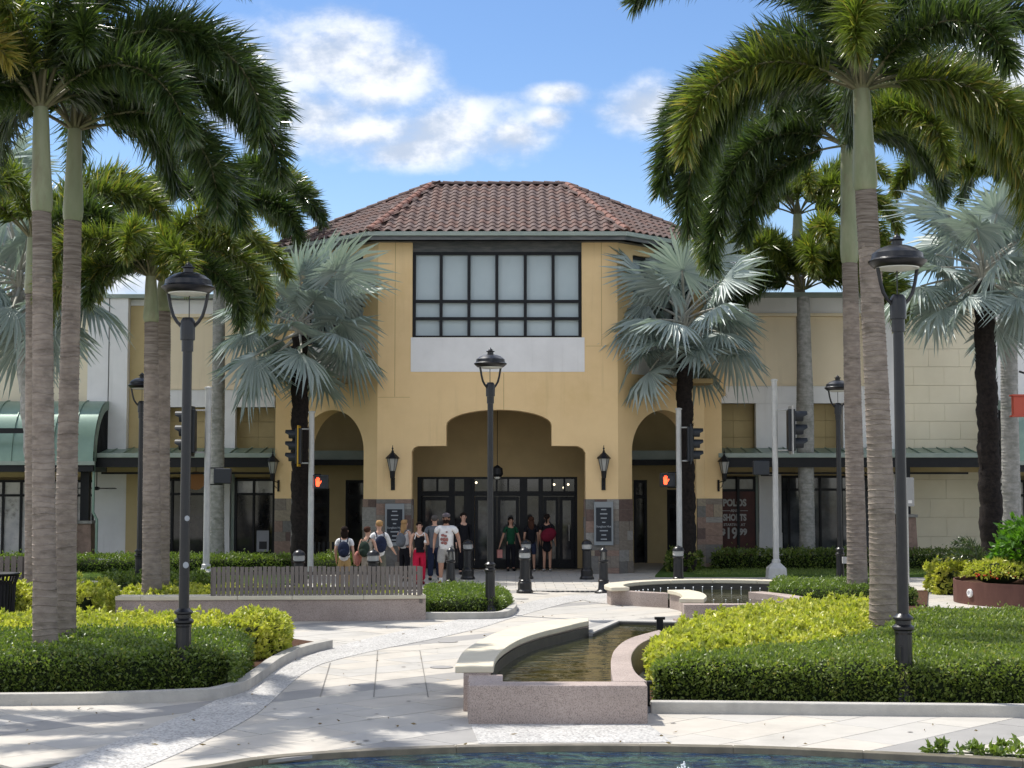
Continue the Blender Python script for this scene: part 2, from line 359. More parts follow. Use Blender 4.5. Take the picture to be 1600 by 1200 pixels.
# pool outline first: slabs stop at its rim
poolpx = [(-900,1330),(-200,1262),(120,1222),(300,1200),(400,1184),(520,1174),(640,1168),(760,1164.5),(893,1163),(1000,1163.5),(1100,1165),(1220,1168),(1350,1174),(1500,1181),(1600,1187),(1900,1206),(2500,1260)]
poolpts = [G(a, b) for a, b in poolpx]
def pool_edge(x):
    xs = [p[0] for p in poolpts]; ys = [p[1] for p in poolpts]
    return float(np.interp(x, xs, ys))
struct('paving_bed', MB().prism([(p[0], p[1]-.05) for p in spline(poolpts, 5)]+[(14,38.3),(-14,38.3)], -0.034, -0.030), joint)
inside = lambda x, y: y > pool_edge(x)+0.02
meshes = {}
def cubemesh(m, name='slab'):
    k = (m.name, name)
    if k not in meshes:
        meshes[k] = MB().box(-.5,.5,-.5,.5,-.5,.5).mesh(name, m)
    return meshes[k]
cand = []
c45, s45 = math.cos(R(46)), math.sin(R(46))
for row in range(-30, 60):
    w0 = 0.62; vv = row*w0; uu = -14+rnd.random()*1.4
    while uu < 42:
        ln = rnd.choice((1.2, 1.5, 1.8)); cx, cy = (uu+ln/2), vv+w0/2
        wx = cx*c45-cy*s45; wy = cx*s45+cy*c45
        if abs(wx) < 12 and 14 < wy < 38 and wx > -0.36*wy-1.5 and wx < 0.36*wy+1.5:
            m = slabm[3] if row % 6 == 0 else slabm[rnd.randrange(3)]
            cand.append((wy, wx, ln, w0, m))
        uu += ln
cand.sort(key=lambda q: q[0])
nst = 0; rest = MB(); rest.mi = []
from mathutils.geometry import intersect_line_line_2d
for (wy, wx, ln, w0, m) in cand:
    hl, hw = ln/2-0.005, w0/2-0.005
    cs = [(wx+a*c45-b*s45, wy+a*s45+b*c45) for a, b in ((-hl,-hw),(hl,-hw),(hl,hw),(-hl,hw))]
    ins = [inside(*c) for c in cs]
    if not any(ins): continue
    if not all(ins):
        # clip against rim polyline numerically
        xs4 = [c[0] for c in cs]; xa, xz = min(xs4), max(xs4); ya, yz = pool_edge(xa)+.02, pool_edge(xz)+.02
        gfn = lambda q: q[1]-(ya+(yz-ya)*(q[0]-xa)/(xz-xa))
        poly = []
        for i in range(4):
            a, b = cs[i], cs[(i+1)%4]; ga, gb = gfn(a), gfn(b)
            if ga >= 0: poly.append(a)
            if (ga >= 0) != (gb >= 0): t_ = ga/(ga-gb); poly.append((a[0]+(b[0]-a[0])*t_, a[1]+(b[1]-a[1])*t_))
        if len(poly) < 3: continue
        for i in range(0):
            a, b = cs[i], cs[(i+1)%4]; N = 14; prev = None
            for k in range(N):
                q = (a[0]+(b[0]-a[0])*k/N, a[1]+(b[1]-a[1])*k/N)
                if q[1] < pool_edge(q[0])+0.02: q = (q[0], pool_edge(q[0])+0.02)
                poly.append(q)
        mb = MB().prism(poly, -0.03, 0); ox = (wx, wy, 0); mb.v = [(p[0]-wx, p[1]-wy, p[2]) for p in mb.v]
        o = link('slab', mb.mesh('slab', m), plaza); o.location = (wx, wy, 0); nst += 1; continue
    if nst < 295:
        o = link('slab', cubemesh(m), plaza); o.location = (wx, wy, -0.0125-rnd.random()*0.0015); o.rotation_euler = (0,0,R(46)); o.scale = (ln-0.010, w0-0.010, 0.025); nst += 1
    else:
        rest.cur = slabm.index(m); Mx = Matrix.Translation((wx,wy,0)) @ Matrix.Rotation(R(46),4,'Z')
        rest.box(-hl,hl,-hw,hw,-0.03,-rnd.random()*0.002,Mx)
tag(rest.build('far_slabs', slabm, plaza, world=False), kind='stuff')
# entrance pavers beyond the grate
pv = MB()
for i in range(-26, 34):
    for j in range(20):
        y0 = 38.45+j*0.5; x0 = -0.4+i*0.5+(0.25 if j % 2 else 0)
        pv.cur = rnd.choice((0,0,1,2)); pv.box(x0+.006, x0+.494, y0+.006, y0+.494, -0.05, -rnd.random()*0.004)
ep = pv.build('entrance_pavers', slabm[:3]); tag(ep, kind='stuff'); ep['label'] = 'square cream pavers in front of the mall entrance'; ep['category'] = 'paving'
gr = MB(); 
for i in range(150): gr.box(-9+i*0.12, -8.93+i*0.12, 38.31, 38.44, -0.04, 0.0)
go = gr.build('drain_grate', mat('grate_iron', (0.10,0.10,0.10), 0.6)); tag(go, 'slotted drain grate running across the paving by the bollards', 'drain grate')

def sheet(name, pxs, z, m, kind='structure', n=6):
    pts = spline([G(a, b) for a, b in pxs], n)
    return struct(name, MB().prism(pts, z-0.003, z), m)
# curved pebble band
L_ = spline([G(*p) for p in [(40,1215),(180,1160),(300,1112),(352,1088),(400,1068),(450,1038),(522,1012),(610,990),(700,972),(770,955),(850,936),(900,930)]], 6)
R_ = spline([G(*p) for p in [(190,1215),(300,1168),(400,1116),(450,1072),(478,1050),(512,1035),(590,1016),(680,998),(752,981),(800,966),(880,944),(935,934)]], 6)
L_ = [(x, max(y, pool_edge(x)+0.03)) for x, y in L_]; R_ = [(x, max(y, pool_edge(x)+0.03)) for x, y in R_]
struct('pebble_path', MB().strip(L_, R_, 0.001, 0.006), pebble)
struct('pebble_apron', MB().prism([G(735,1132), G(1013,1132), G(1050,1160), G(1000,1160.5), G(900,1160), G(820,1160), G(748,1162)], 0.0005, 0.0055), pebble)
e = [(3.15+1.6*math.cos(a)*1.0, 35.6+2.2*math.sin(a)) for a in np.linspace(0, 2*PI, 40)[:-1]]
struct('pebble_ring', MB().prism(e, 0.001, 0.0095), pebble)
# saw-cut joints of the square pit cover on the plaza
jt = MB()
def jl(a, b, w_=0.012, z=0.0075):
    a = Vector((*G(*a), 0)); b = Vector((*G(*b), 0)); t = (b-a).normalized(); n = Vector((-t.y, t.x, 0))*w_/2
    jt.add([a-n+Vector((0,0,z)), b-n+Vector((0,0,z)), b+n+Vector((0,0,z)), a+n+Vector((0,0,z))], [(0,1,2,3)])
for a, b in [((590,1017),(584,1090)),((656,1017),(669,1090)),((590,1017),(656,1017)),((584,1090),(669,1085)),((516,1036),(500,1090)),((669,1090),(720,1090)),((512,1051),(640,1051))]: jl(a, b)
struct('saw_cut_joints', jt, joint)
for (px, py) in ((690,1043),(700,1003),(815,936)):
    c = G(px, py); tag(MB().lathe([(0.16,0.002),(0.16,0.009),(0.13,0.011)], *c, seg=24).build('drain_cover', mat('cover_grey', (0.27,0.26,0.25), 0.7), smooth=False),
        {1043:'round metal cover nearest the foreground fountain', 1003:'round metal cover beside the curved pebble band', 936:'round metal cover near the middle bollard'}[py], 'drain cover')

# foreground pool
inner = offset(poolpts, -0.13)
rim = thing('reflecting_pool', 'wide foreground pool of rippling blue green water with a wet stone rim', 'pool', (0, 12, 0))
a_ = spline(poolpts, 5); b_ = spline(inner, 5)
cuts = [0, 20, 33, 45, 52, 60, 70, len(a_)-1]
for i in range(len(cuts)-1):
    i0, i1 = cuts[i], cuts[i+1]; A = a_[i0:i1+1]; B = b_[i0:i1+1]
    A = [tuple(np.array(A[0])*0.997+np.array(A[1])*0.003)]+A[1:-1]+[tuple(np.array(A[-1])*0.96+np.array(A[-2])*0.04)]
    MB().strip(B, A, -0.22, 0.012).build('rim_stone', rimdark, rim, bevel=0.008)
wp = list(b_)+[(9, 8), (-9, 8)]
MB().prism(wp, -0.20, -0.048).build('water', poolw, rim)
sp = MB()
for k in range(46):
    t = k/45; cx, cy = X(1065, 14.3), 14.25
    a = rnd.random()*2*PI; r_ = rnd.random()**2*0.10; sp.ell((cx+r_*math.cos(a), cy+r_*math.sin(a), -0.05+0.10*(1-r_/0.12)*rnd.random()), (0.007,)*2+(0.010,), 6, 4)
tag(sp.build('splash', foam, rim), kind='stuff')

nl_ = 260; lx = rng.uniform(-7, 7, nl_); ly = 15.4+rng.random(nl_)**1.5*20; kx = np.array([inside(a, b) for a, b in zip(lx, ly)])
lx, ly = lx[kx], ly[kx]; LITTER = (lx, ly)
gum = MB()
for k in range(90):
    a, b = rnd.uniform(-6, 6), 15.5+rnd.random()*16; q = rnd.uniform(.012, .03); gum.add([(a+q*math.cos(t)*1.2, b+q*math.sin(t), .0088) for t in np.linspace(0, 2*PI, 8)[:-1]], [tuple(range(7))])
tag(gum.build('gum_spots', mat('gum_grey', (.20,.19,.175), .9)), 'small dark gum spots dotted over the paving', 'stains', kind='stuff')
# ------------------------------------------------------------------ beds, curbs, fountains
def curb(name, pts, label, cat='curb', h=0.13, w_=0.16, side=1, closed=False, z0=0):
    A = spline(pts, 6); B = offset(A, w_*side)
    o = MB().strip(A, B, z0-0.02, h).build(name, concrete, bevel=0.015); tag(o, label, cat); return o
curb('bed_curb', [G(-300,1106),G(-40,1103),G(150,1101),G(300,1095.5),G(345,1092),G(385,1080),G(415,1060),G(440,1041),G(475,1024),G(520,1013)],
     'concrete curb curving round the left hedge bed')
curb('bed_curb', [G(1017,1115),G(1150,1116),G(1300,1118),G(1450,1119.5),G(1600,1121),G(1900,1124)], 'long straight concrete curb along the right hedge bed')
curb('bed_curb', [G(664,968),G(720,968),G(780,967),G(800,962),(G(808,953)[0],G(808,953)[1]),G(800,944)], 'small concrete curb round the low hedge by the central lamp post')
# soil beds
def bed(name, pts, z=0.05): struct(name, MB().prism(pts, -0.02, z), soil)
bed('left_soil', [G(-300,1098),G(-40,1097),G(300,1090),G(345,1087),(G(385,1077)),G(415,1057),G(440,1038),G(475,1022),G(516,1011),G(440,1000),G(300,990),G(100,985),G(-300,985)])
bed('right_soil', [G(1018,1111),G(1300,1113),G(1900,1119),G(1900,960),G(1440,956),G(1200,962),G(1068,975),G(1020,1000),G(1003,1030),G(1012,1065)])
bed('middle_soil', [G(664,964),G(780,963),G(803,955),G(800,942),G(740,936),G(664,940)])
bed('back_left_soil', [G(180,958),G(664,962),G(664,938),G(400,915),G(322,914),G(-200,916),G(-200,985),G(25,980),G(180,975)], 0.04)
bed('back_right_soil', [G(1215,958),G(1448,960),G(1450,925),G(1240,922)], 0.04)
# lawns
def lawn(name, pts):
    o = struct(name, MB().prism(pts, -0.02, 0.05), turf)
lawn('lawn_left', [(-24,36.5),(-5.6,40.6),(-5.6,50.4),(-24,50.4)])
lawn('lawn_right', [(4.0,44.1),(24,44.1),(24,50.4),(4.9,50.4)])
def blades(name, x0, x1, y0, y1, n, label):
    P_ = np.stack([rng.uniform(x0,x1,n), rng.uniform(y0,y1,n), np.full(n,0.05)], 1)
    d = np.stack([rng.normal(0,.35,n), rng.normal(0,.35,n), np.ones(n)], 1)
    o = leaves_obj(name, P_, d, rng.uniform(0.04,0.09,n), 0.012, hedgelight, core=None); tag(o, label, 'grass', kind='stuff')

def leaves_mesh(name, P_, D, L, Wd, mats, tint=None, bend=0.0, core=None, coremat=None, fold=0.25):
    """diamond leaves: base, left, tip, right"""
    n = len(P_); D = D/np.linalg.norm(D, axis=1, keepdims=True)
    rv = rng.normal(size=(n,3)); S = np.cross(D, rv); S /= (np.linalg.norm(S, axis=1, keepdims=True)+1e-9); N = np.cross(S, D)
    L = np.broadcast_to(L, (n,))[:,None]; Wd = np.broadcast_to(Wd, (n,))[:,None]
    mid = P_+D*L*0.45; V = np.empty((n,4,3))
    V[:,0] = P_; V[:,1] = mid+S*Wd*0.5+N*Wd*fold; V[:,2] = P_+D*L-N*L*bend; V[:,3] = mid-S*Wd*0.5+N*Wd*fold
    tint = rng.random(n) if tint is None else tint
    return raw_mesh(name, V.reshape(-1,3), np.arange(n*4).reshape(n,2,2) if False else quad_tris(n), np.repeat(tint, 2), mats, core, coremat)
def quad_tris(n):
    b = (np.arange(n)*4)[:,None]; return np.concatenate([b+np.array([[0,1,2]]), b+np.array([[0,2,3]])], 1).reshape(-1,3)
def raw_mesh(name, V, T, tint, mats, core=None, coremat=None):
    me = bpy.data.meshes.new(name); nv, nt = len(V), len(T)
    cv = np.zeros((0,3)); cf = []
    if core is not None: cv = np.array(core.v); cf = core.f
    me.vertices.add(nv+len(cv)); me.vertices.foreach_set('co', np.concatenate([V, cv]).ravel().astype(np.float32))
    loops = T.ravel().tolist(); starts = (np.arange(nt)*3).tolist(); tot = [3]*nt
    for f in cf:
        starts.append(len(loops)); tot.append(len(f)); loops += [i+nv for i in f]
    me.loops.add(len(loops)); me.loops.foreach_set('vertex_index', loops)
    me.polygons.add(len(starts)); me.polygons.foreach_set('loop_start', starts); me.polygons.foreach_set('loop_total', tot)
    me.polygons.foreach_set('material_index', [0]*nt+[1]*len(cf))
    me.materials.append(mats)
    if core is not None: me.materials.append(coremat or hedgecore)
    me.update(calc_edges=True)
    at = me.attributes.new('tint', 'FLOAT', 'FACE'); at.data.foreach_set('value', np.concatenate([tint, np.zeros(len(cf))]).astype(np.float32))
    return me
def leaves_obj(name, P_, D, L, Wd, m, parent=None, **k):
    return link(name, leaves_mesh(name, P_, D, L, Wd, m, **k), parent)

def vnoise(x, y, s, seed=0):
    return (np.sin(x*s*1.7+seed)*np.cos(y*s*1.3+seed*2.1)+np.sin((x+y)*s*2.9+seed*.7)*0.5+np.cos((x-1.3*y)*s*4.3+seed*1.9)*0.35)/1.85
def inpoly(x, y, poly):
    c = np.zeros(x.shape, bool); n = len(poly)
    for i in range(n):
        x1, y1 = poly[i]; x2, y2 = poly[(i+1)%n]
        if y1 == y2: continue
        c ^= ((y1 > y) != (y2 > y)) & (x < (x2-x1)*(y-y1)/(y2-y1)+x1)
    return c
def edged(x, y, poly):
    d = np.full(x.shape, 9e9); n = len(poly)
    for i in range(n):
        x1, y1 = poly[i]; x2, y2 = poly[(i+1)%n]; dx, dy = x2-x1, y2-y1; l2 = dx*dx+dy*dy+1e-12
        t = np.clip(((x-x1)*dx+(y-y1)*dy)/l2, 0, 1); d = np.minimum(d, np.hypot(x-x1-t*dx, y-y1-t*dy))
    return d
def hedge(name, poly, h, label, m=None, dens=1500, leaf=0.055, und=0.04, z0=0.03, cat='hedge', group=None, rosette=False, side=1.0, roundr=0.14):
    m = m or hedgem; poly = [tuple(p) for p in poly]
    xs = [p[0] for p in poly]; ys = [p[1] for p in poly]; area = (max(xs)-min(xs))*(max(ys)-min(ys))
    n = int(area*dens); x = rng.uniform(min(xs), max(xs), n); y = rng.uniform(min(ys), max(ys), n)
    k = inpoly(x, y, poly); x, y = x[k], y[k]; ed = edged(x, y, poly)
    seed = sum(xs)
    top = lambda x, y, ed: h*(1-0.35*np.clip(1-ed/roundr, 0, 1)**2)+und*vnoise(x, y, 2.2, seed)+und*0.6*vnoise(x, y, 7, seed)
    z = top(x, y, ed)+rng.normal(0, leaf*0.42, len(x))+leaf*1.3*(rng.random(len(x)) < .02)
    D = np.stack([rng.normal(0,.7,len(x)), rng.normal(0,.7,len(x)), np.abs(rng.normal(.8,.5,len(x)))], 1)
    P_ = [np.stack([x,y,z],1)]; DD = [D]
    # sides
    N = len(poly)
    for i in range(N):
        a = np.array(poly[i]); b = np.array(poly[(i+1)%N]); l = np.linalg.norm(b-a)
        if l < 1e-3: continue
        ns = int(l*h*dens*side*1.25); t = rng.random(ns); zz = z0+rng.random(ns)*(h-z0)*0.97
        q = a[None]+(b-a)[None]*t[:,None]; nr = np.array([(b-a)[1], -(b-a)[0]])/l
        area2 = sum(poly[j][0]*poly[(j+1)%N][1]-poly[(j+1)%N][0]*poly[j][1] for j in range(N))
        if area2 < 0: nr = -nr
        off = rng.normal(-0.01,0.028,ns)+0.03*vnoise(q[:,0]*2+zz*3, q[:,1]*2, 3, seed)-0.05*np.clip((zz-h+roundr*.6)/(roundr*.6),0,1)**2
        q = q+nr[None]*off[:,None]
        P_.append(np.column_stack([q, zz])); DD.append(np.column_stack([nr[0]*0.8+rng.normal(0,.6,ns), nr[1]*0.8+rng.normal(0,.6,ns), rng.normal(.35,.5,ns)]))
    P_ = np.concatenate(P_); DD = np.concatenate(DD)
    if rosette:
        sub = rng.random(len(P_)) < 1/7; c = P_[sub]; dn = DD[sub]; dn /= np.linalg.norm(dn,axis=1,keepdims=True)
        tint0 = np.clip(0.5+0.45*vnoise(c[:,0], c[:,1], 3.3, seed)+rng.normal(0,.2,len(c)),0,1)
        reps = 8; P_ = np.repeat(c, reps, 0); j = rng.normal(0,.75,(len(P_),3)); DD = np.repeat(dn, reps, 0)+j; DD[:,2] += 0.25
        P_ = P_+rng.normal(0,0.012,P_.shape); tint = np.clip(np.repeat(tint0,reps)+rng.normal(0,.18,len(P_)),0,1)
    else:
        tint = np.clip(0.42+0.25*vnoise(P_[:,0]*2, P_[:,1]*2, 2.7, seed)+rng.normal(0,.25,len(P_)),0,1)
    ins = 0.06
    cc = np.mean(np.array(poly),0); cpoly = []
    for i in range(N):
        a = np.array(poly[i-1]); b = np.array(poly[i]); c_ = np.array(poly[(i+1)%N])
        t = (c_-a); t = t/(np.linalg.norm(t)+1e-9); nn = np.array([t[1], -t[0]])
        area2 = sum(poly[j][0]*poly[(j+1)%N][1]-poly[(j+1)%N][0]*poly[j][1] for j in range(N))
        if area2 < 0: nn = -nn
        cpoly.append(tuple(b-nn*ins))
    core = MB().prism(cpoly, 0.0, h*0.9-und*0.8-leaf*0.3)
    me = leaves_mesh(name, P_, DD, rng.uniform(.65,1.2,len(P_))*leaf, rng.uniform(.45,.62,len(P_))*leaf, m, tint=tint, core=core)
    o = link(name, me); tag(o, label, cat, group); return o
blades('grass', -24, -6.5, 38, 45.3, 30000, 'mown grass strip left of the entrance')
blades('grass', 5.2, 24, 44.2, 48.2, 22000, 'mown grass strip right of the entrance')

P_l = np.column_stack([LITTER[0], LITTER[1], np.full(len(LITTER[0]), .012)]); D_l = np.column_stack([rng.normal(size=(len(P_l),2)), rng.uniform(0,.15,len(P_l))])
tag(leaves_obj('fallen_leaves', P_l, D_l, rng.uniform(.03,.09,len(P_l)), .022, leafmat('dry_leaf', (.10,.06,.025), (.26,.19,.08), .1)), 'dry fallen leaves scattered over the paving', 'leaves', kind='stuff')
# --- near fountain (A)
fa = thing('fountain_basin', 'foreground curved fountain basin of pink granite with olive water', 'fountain', (0.5, 17, 0))
fo = spline([G(a,b,.50) for a,b in [(711,1041),(714,1033),(725,1016),(747,1002),(775,988),(819,976),(866,969),(919,965.5)]], 5)
fi = spline([G(a,b,.50) for a,b in [(771,1041),(775,1027),(787,1014),(812,999),(844,988),(881,979),(905,973),(920,970)]], 5)
n_ = min(len(fo), len(fi)); fo, fi = fo[:n_], fi[:n_]
q_ = [0, 9, 18, 27, n_-1]
for i in range(4):
    A, B = list(fo[q_[i]:q_[i+1]+1]), list(fi[q_[i]:q_[i+1]+1])
    for K in (A, B): K[-1] = tuple(np.array(K[-1])*.985+np.array(K[-2])*.015)
    MB().strip(A, B, .424, .50).build('cap_stone', capstone, fa, bevel=0.012)
wo_, wi_ = [], []
for p, q in zip(fo, fi):
    p = np.array(p); q = np.array(q); wo_.append(tuple(p+(q-p)*.22)); wi_.append(tuple(p+(q-p)*.93))
MB().strip(wo_, wi_, -.01, .422).build('left_wall', granite, fa)
MB().strip([tuple(np.array(a)+0.004*(np.array(a)-np.array(b))) for a, b in zip(wi_, wo_)], [tuple(np.array(a)+0.03*(np.array(a)-np.array(b))/np.linalg.norm(np.array(a)-np.array(b))) for a, b in zip(wi_, wo_)], -.01, .40).build('basin_lining', basinside, fa)
x0, y0 = G(732,1131); x1, _ = G(1012,1131)
MB().box(x0, x1, y0, y0+.36, -.01, .402).build('front_wall', granite, fa, bevel=0.012)
MB().box(x0-.02, x0+.36, y0+.364, y0+.99, -.01, .402).build('corner_wall', granite, fa, bevel=0.012)
ri = spline([G(a,b,.40) for a,b in [(958,1064),(955,1047),(955,1029),(962,1013),(984,997),(1030,984)]], 5)
ro = spline([G(a,b,.40) for a,b in [(1011,1064),(994,1051),(987,1035),(989,1019),(1005,1003),(1040,989)]], 5)
MB().strip(ri, ro, -.01, .400).build('right_wall', granite, fa, bevel=0.01)
bk = [(wi_[-1][0]-.16, wi_[-1][1]+.04)]+[G(a,b,.33) for a,b in [(968,967),(1068,969)]]; bk2 = [(p[0]-.02, p[1]-.32) for p in bk]
bk2[0] = (bk[0][0]+.22, bk[0][1]-.10)
MB().strip(bk, bk2, -.01, .33).build('back_rim', concrete, fa, bevel=0.01)
MB().strip([(p[0], p[1]-.004) for p in bk2], [(p[0], p[1]-.05) for p in bk2], -.01, .31).build('back_lining', basinside, fa)
rt = [ro[-1], (3.1, 24.6), bk[2]]
MB().strip(rt, offset(rt, .18), -.01, .36).build('far_wall', granite, fa)
wpoly = [(x0+.2, y0+.2)]+[tuple(p) for p in wi_]+[(bk[1][0], bk[1][1]-.1),(bk[2][0]-.05, bk[2][1]-.1),(3.0,24.6)]+[tuple((np.array(a)+np.array(b))/2) for a, b in list(zip(ri, ro))[::-1]]+[(x1-.2, y0+.2)]
MB().prism(wpoly, 0.02, .27).build('water', basinw, fa)
# pump boxes at the back right of the basin
for (px, py) in ((1031, 990), (1008, 1075)):
    c = G(px, py, .2); b = MB().box(c[0]-.05, c[0]+.05, c[1]-.05, c[1]+.05, 0, .42 if py < 1000 else .25)
    b.box(c[0]-.08, c[0]+.08, c[1]-.06, c[1]+.06, (.42 if py < 1000 else .25)+.001, (.46 if py < 1000 else .28))
    tag(b.build('pump_post', black), 'short black pump post at the %s of the foreground basin' % ('back right' if py < 1000 else 'front right corner'), 'post')

# --- middle fountain (B)
fb = thing('fountain_basin', 'farther round fountain with a limestone ring seat and a row of small jets', 'fountain', (4.6, 34, 0))
ex, ey, erx, ery = 4.62, 34.2, 2.62, 2.55
def el(r0, a): return (ex+(erx-r0)*math.cos(a), ey+(ery-r0)*math.sin(a))
segs = np.linspace(R(196), R(10), 8)
for i in range(7):
    aa = np.linspace(segs[i], segs[i+1]+0.004, 7); MB().strip([el(0,a) for a in aa], [el(.42,a) for a in aa], .304, .385).build('cap_stone', capstone, fb, bevel=0.012)
aa = np.linspace(R(192), R(10), 40)
MB().strip([el(.06,a) for a in aa], [el(.37,a) for a in aa], -.01, .302).build('ring_wall', granite, fb)
MB().strip([el(.374,a) for a in aa], [el(.40,a) for a in aa], -.01, .29).build('basin_lining', basinside, fb)
A = [G(965,945), G(1000,947.5), G(1044,950)]; FB = [(p[0], p[1]+.15) for p in A]
MB().strip(A, [(p[0], p[1]+.3) for p in A], -.01, .302).build('front_wall', granite, fb, bevel=.01)
A = [(3.27,32.75),(3.42,32.0),(3.40,31.0),(3.24,30.15)]; A = spline(A, 5); B = offset(A, .36)
MB().strip(A, B, -.01, .302).build('curved_wall', granite, fb)
MB().strip(offset(A,-.05), offset(A,.42), .304, .385).build('cap_stone', capstone, fb, bevel=.012)
MB().box(3.24, 5.6, 29.75, 30.08, -.01, .302).build('low_wall', granite, fb, bevel=.01)
A = spline([(5.25,30.09),(5.55,31.2),(5.45,32.3),(5.0,33.4)], 5)
MB().strip(A, offset(A, -.36), -.01, .302).build('curved_wall', granite, fb, bevel=.01)
wpoly = [(3.5,29.9),(5.45,29.9),(5.5,31),(6.6,32.5)]+[el(.3,a) for a in np.linspace(R(0),R(190),24)]+FB+[(3.6,32.6)]
MB().prism(wpoly, 0.01, .16).build('water', basinw, fb)
for a in np.linspace(R(186), R(28), 26):
    c = el(.62, a); h_ = .06+rnd.random()*.03
    MB().tube([(c[0],c[1],.155),(c[0],c[1]-.01,.155+h_*.7),(c[0]-.0,c[1]-.03,.155+h_)], [.008,.009,.014], 6).build('water_jet', foam, fb)
for x_ in np.linspace(3.9, 5.4, 7):
    for yy_ in (31.0, 32.5):
        MB().tube([(x_,yy_,.155),(x_,yy_-.01,.19),(x_,yy_-.02,.205)], [.006,.007,.011], 6).build('water_jet', foam, fb)

# --- seat wall with planter on the left
sw = thing('seat_wall', 'long low granite seat wall with pale cap, left of centre', 'wall', (-4, 30, 0))
So = [G(a,b) for a,b in [(180,972),(260,972),(400,971),(540,970.5),(665,968.5)]]; So = spline(So, 5); Si = offset(So, .38)
MB().strip(So, Si, -.01, .40).build('wall_body', granite, sw)
Co, Ci = offset(So, -.05), offset(So, .43); q_ = [0,3,6,9,12,16,20]
for i in range(6):
    A, B = Co[q_[i]:q_[i+1]+1], Ci[q_[i]:q_[i+1]+1]
    for K in (A, B): K[-1] = tuple(np.array(K[-1])*.99+np.array(K[-2])*.01)
    MB().strip(A, B, .402, .48).build('cap_stone', capstone, sw, bevel=.012)
sw2 = thing('seat_wall', 'short low granite wall with pale cap behind the left palms', 'wall', (-11, 34, 0))
A = [(-11.5,34.2),(-9.2,34.5)]
MB().strip([(-12.5,33.8),(-9.15,34.6)], [(-12.4,34.2),(-9.1,35.0)], 0, .36).build('wall_body', granite, sw2)
MB().strip([(-12.55,33.75),(-9.1,34.55)], [(-12.4,34.25),(-9.05,35.05)], .362, .44).build('cap_stone', capstone, sw2, bevel=.012)
# picket fence on it
def picket(name, p0, p1, n, zb, zt, label, ret=0.0):
    p0, p1 = Vector(p0), Vector(p1); d = (p1-p0); ang = math.atan2(d.y, d.x); L = d.length; c = (p0+p1)/2
    f = thing(name, label, 'fence', (p0.x, p0.y, 0), ang)
    slat = MB().box(-.5,.5,-.5,.5,-.5,.5).mesh('slat', wood); pit = L/n
    for i in range(n):
        o = link('slat', slat, f); o.location = ((i+.5)*pit, rnd.uniform(-.002,.002), (zb+zt)/2+rnd.uniform(-.008,.008)); o.scale = (pit*.80, .022, zt-zb); o.rotation_euler = (0, rnd.uniform(-.012,.012), 0)
    for z_ in (zb+.13, zt-.13): MB().box(0, L, .014, .045, z_-.03, z_+.03).build('rail', wood, f, world=False)
    k = 0
    while k <= L: MB().box(k-.03, k+.03, .047, .10, zb-.15, zt-.02).build('post', wood, f, world=False); k += L/3.001
    return f
g0, g1 = G(331,932,.47), G(658,930,.47)
picket('picket_fence', (*g0,0), (*g1,0), 46, .47, 1.02, 'weathered grey picket fence standing behind the long seat wall')
picket('picket_fence', (-12.2,35.6,0), (-10.55,35.9,0), 12, .30, .95, 'short weathered picket fence behind the trash can at the left edge')

# ------------------------------------------------------------------ hedges and shrubs
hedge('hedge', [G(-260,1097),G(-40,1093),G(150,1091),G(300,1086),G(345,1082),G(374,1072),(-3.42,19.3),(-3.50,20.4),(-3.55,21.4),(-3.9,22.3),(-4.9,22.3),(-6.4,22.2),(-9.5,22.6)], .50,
      'large dark green clipped hedge filling the left bed', dens=1500)
hedge('shrub_patch', [(-8.9,22.8),(-6.0,22.6),(-4.7,22.9),(-3.9,23.9),(-4.0,25.4),(-6.2,26.4),(-9.5,26.4)], .36, 'yellow leaved shrubs behind the dark hedge of the left bed', m=yellowm, dens=1000, leaf=.085, und=.09, cat='shrubs', rosette=True)
hedge('shrub', [(-4.15,22.6),(-3.6,22.5),(-3.35,23.1),(-3.4,24.0),(-3.7,24.5),(-4.15,24.2)], .58, 'yellow green shrub at the right tip of the left bed', m=yellowm, dens=1400, leaf=.08, und=.10, cat='shrub', rosette=True)
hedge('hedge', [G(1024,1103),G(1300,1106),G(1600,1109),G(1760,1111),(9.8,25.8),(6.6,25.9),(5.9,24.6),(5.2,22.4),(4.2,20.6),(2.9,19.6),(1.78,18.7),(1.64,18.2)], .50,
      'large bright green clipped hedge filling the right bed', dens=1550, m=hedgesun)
hedge('shrub_patch', [(1.80,18.8),(2.8,19.7),(4.1,20.8),(5.0,22.5),(5.7,24.8),(6.3,26.4),(4.9,27.3),(3.5,25.2),(2.5,22.9),(1.98,21.2),(1.72,19.6)], .52,
      'bright yellow leaved shrubs in the right bed beside the basin', m=yellowm, dens=1600, leaf=.085, und=.09, cat='shrubs', rosette=True)
hedge('hedge', [(5.5,33.2),(8.45,33.0),(8.55,36.1),(6.0,36.4)], .40, 'square clipped hedge right of the farther fountain', dens=900, leaf=.06, m=hedgelight)
hedge('hedge', [G(666,961),G(780,960),G(797,953),G(790,943),G(730,935),G(666,936)], .33, 'low hedge around the foot of the central lamp post', dens=1100, leaf=.055, m=hedgelight)
hedge('shrub_patch', [(-9.6,28.7),(-7.6,29.3),(-7.9,31.6),(-11.5,31.2),(-11.2,29)], .55, 'yellow shrubs between the trash can and the seat wall', m=yellowm, dens=900, leaf=.10, und=.1, cat='shrubs', rosette=True)
hedge('ground_cover', [(-7.8,31.4),(-2.2,31.6),(-2.2,32.9),(-6.0,33.4),(-8.2,33.6)], .36, 'yellow green ground cover inside the planter behind the seat wall', m=yellowm, dens=700, leaf=.09, und=.05, cat='ground cover', rosette=True)['kind'] = 'stuff'
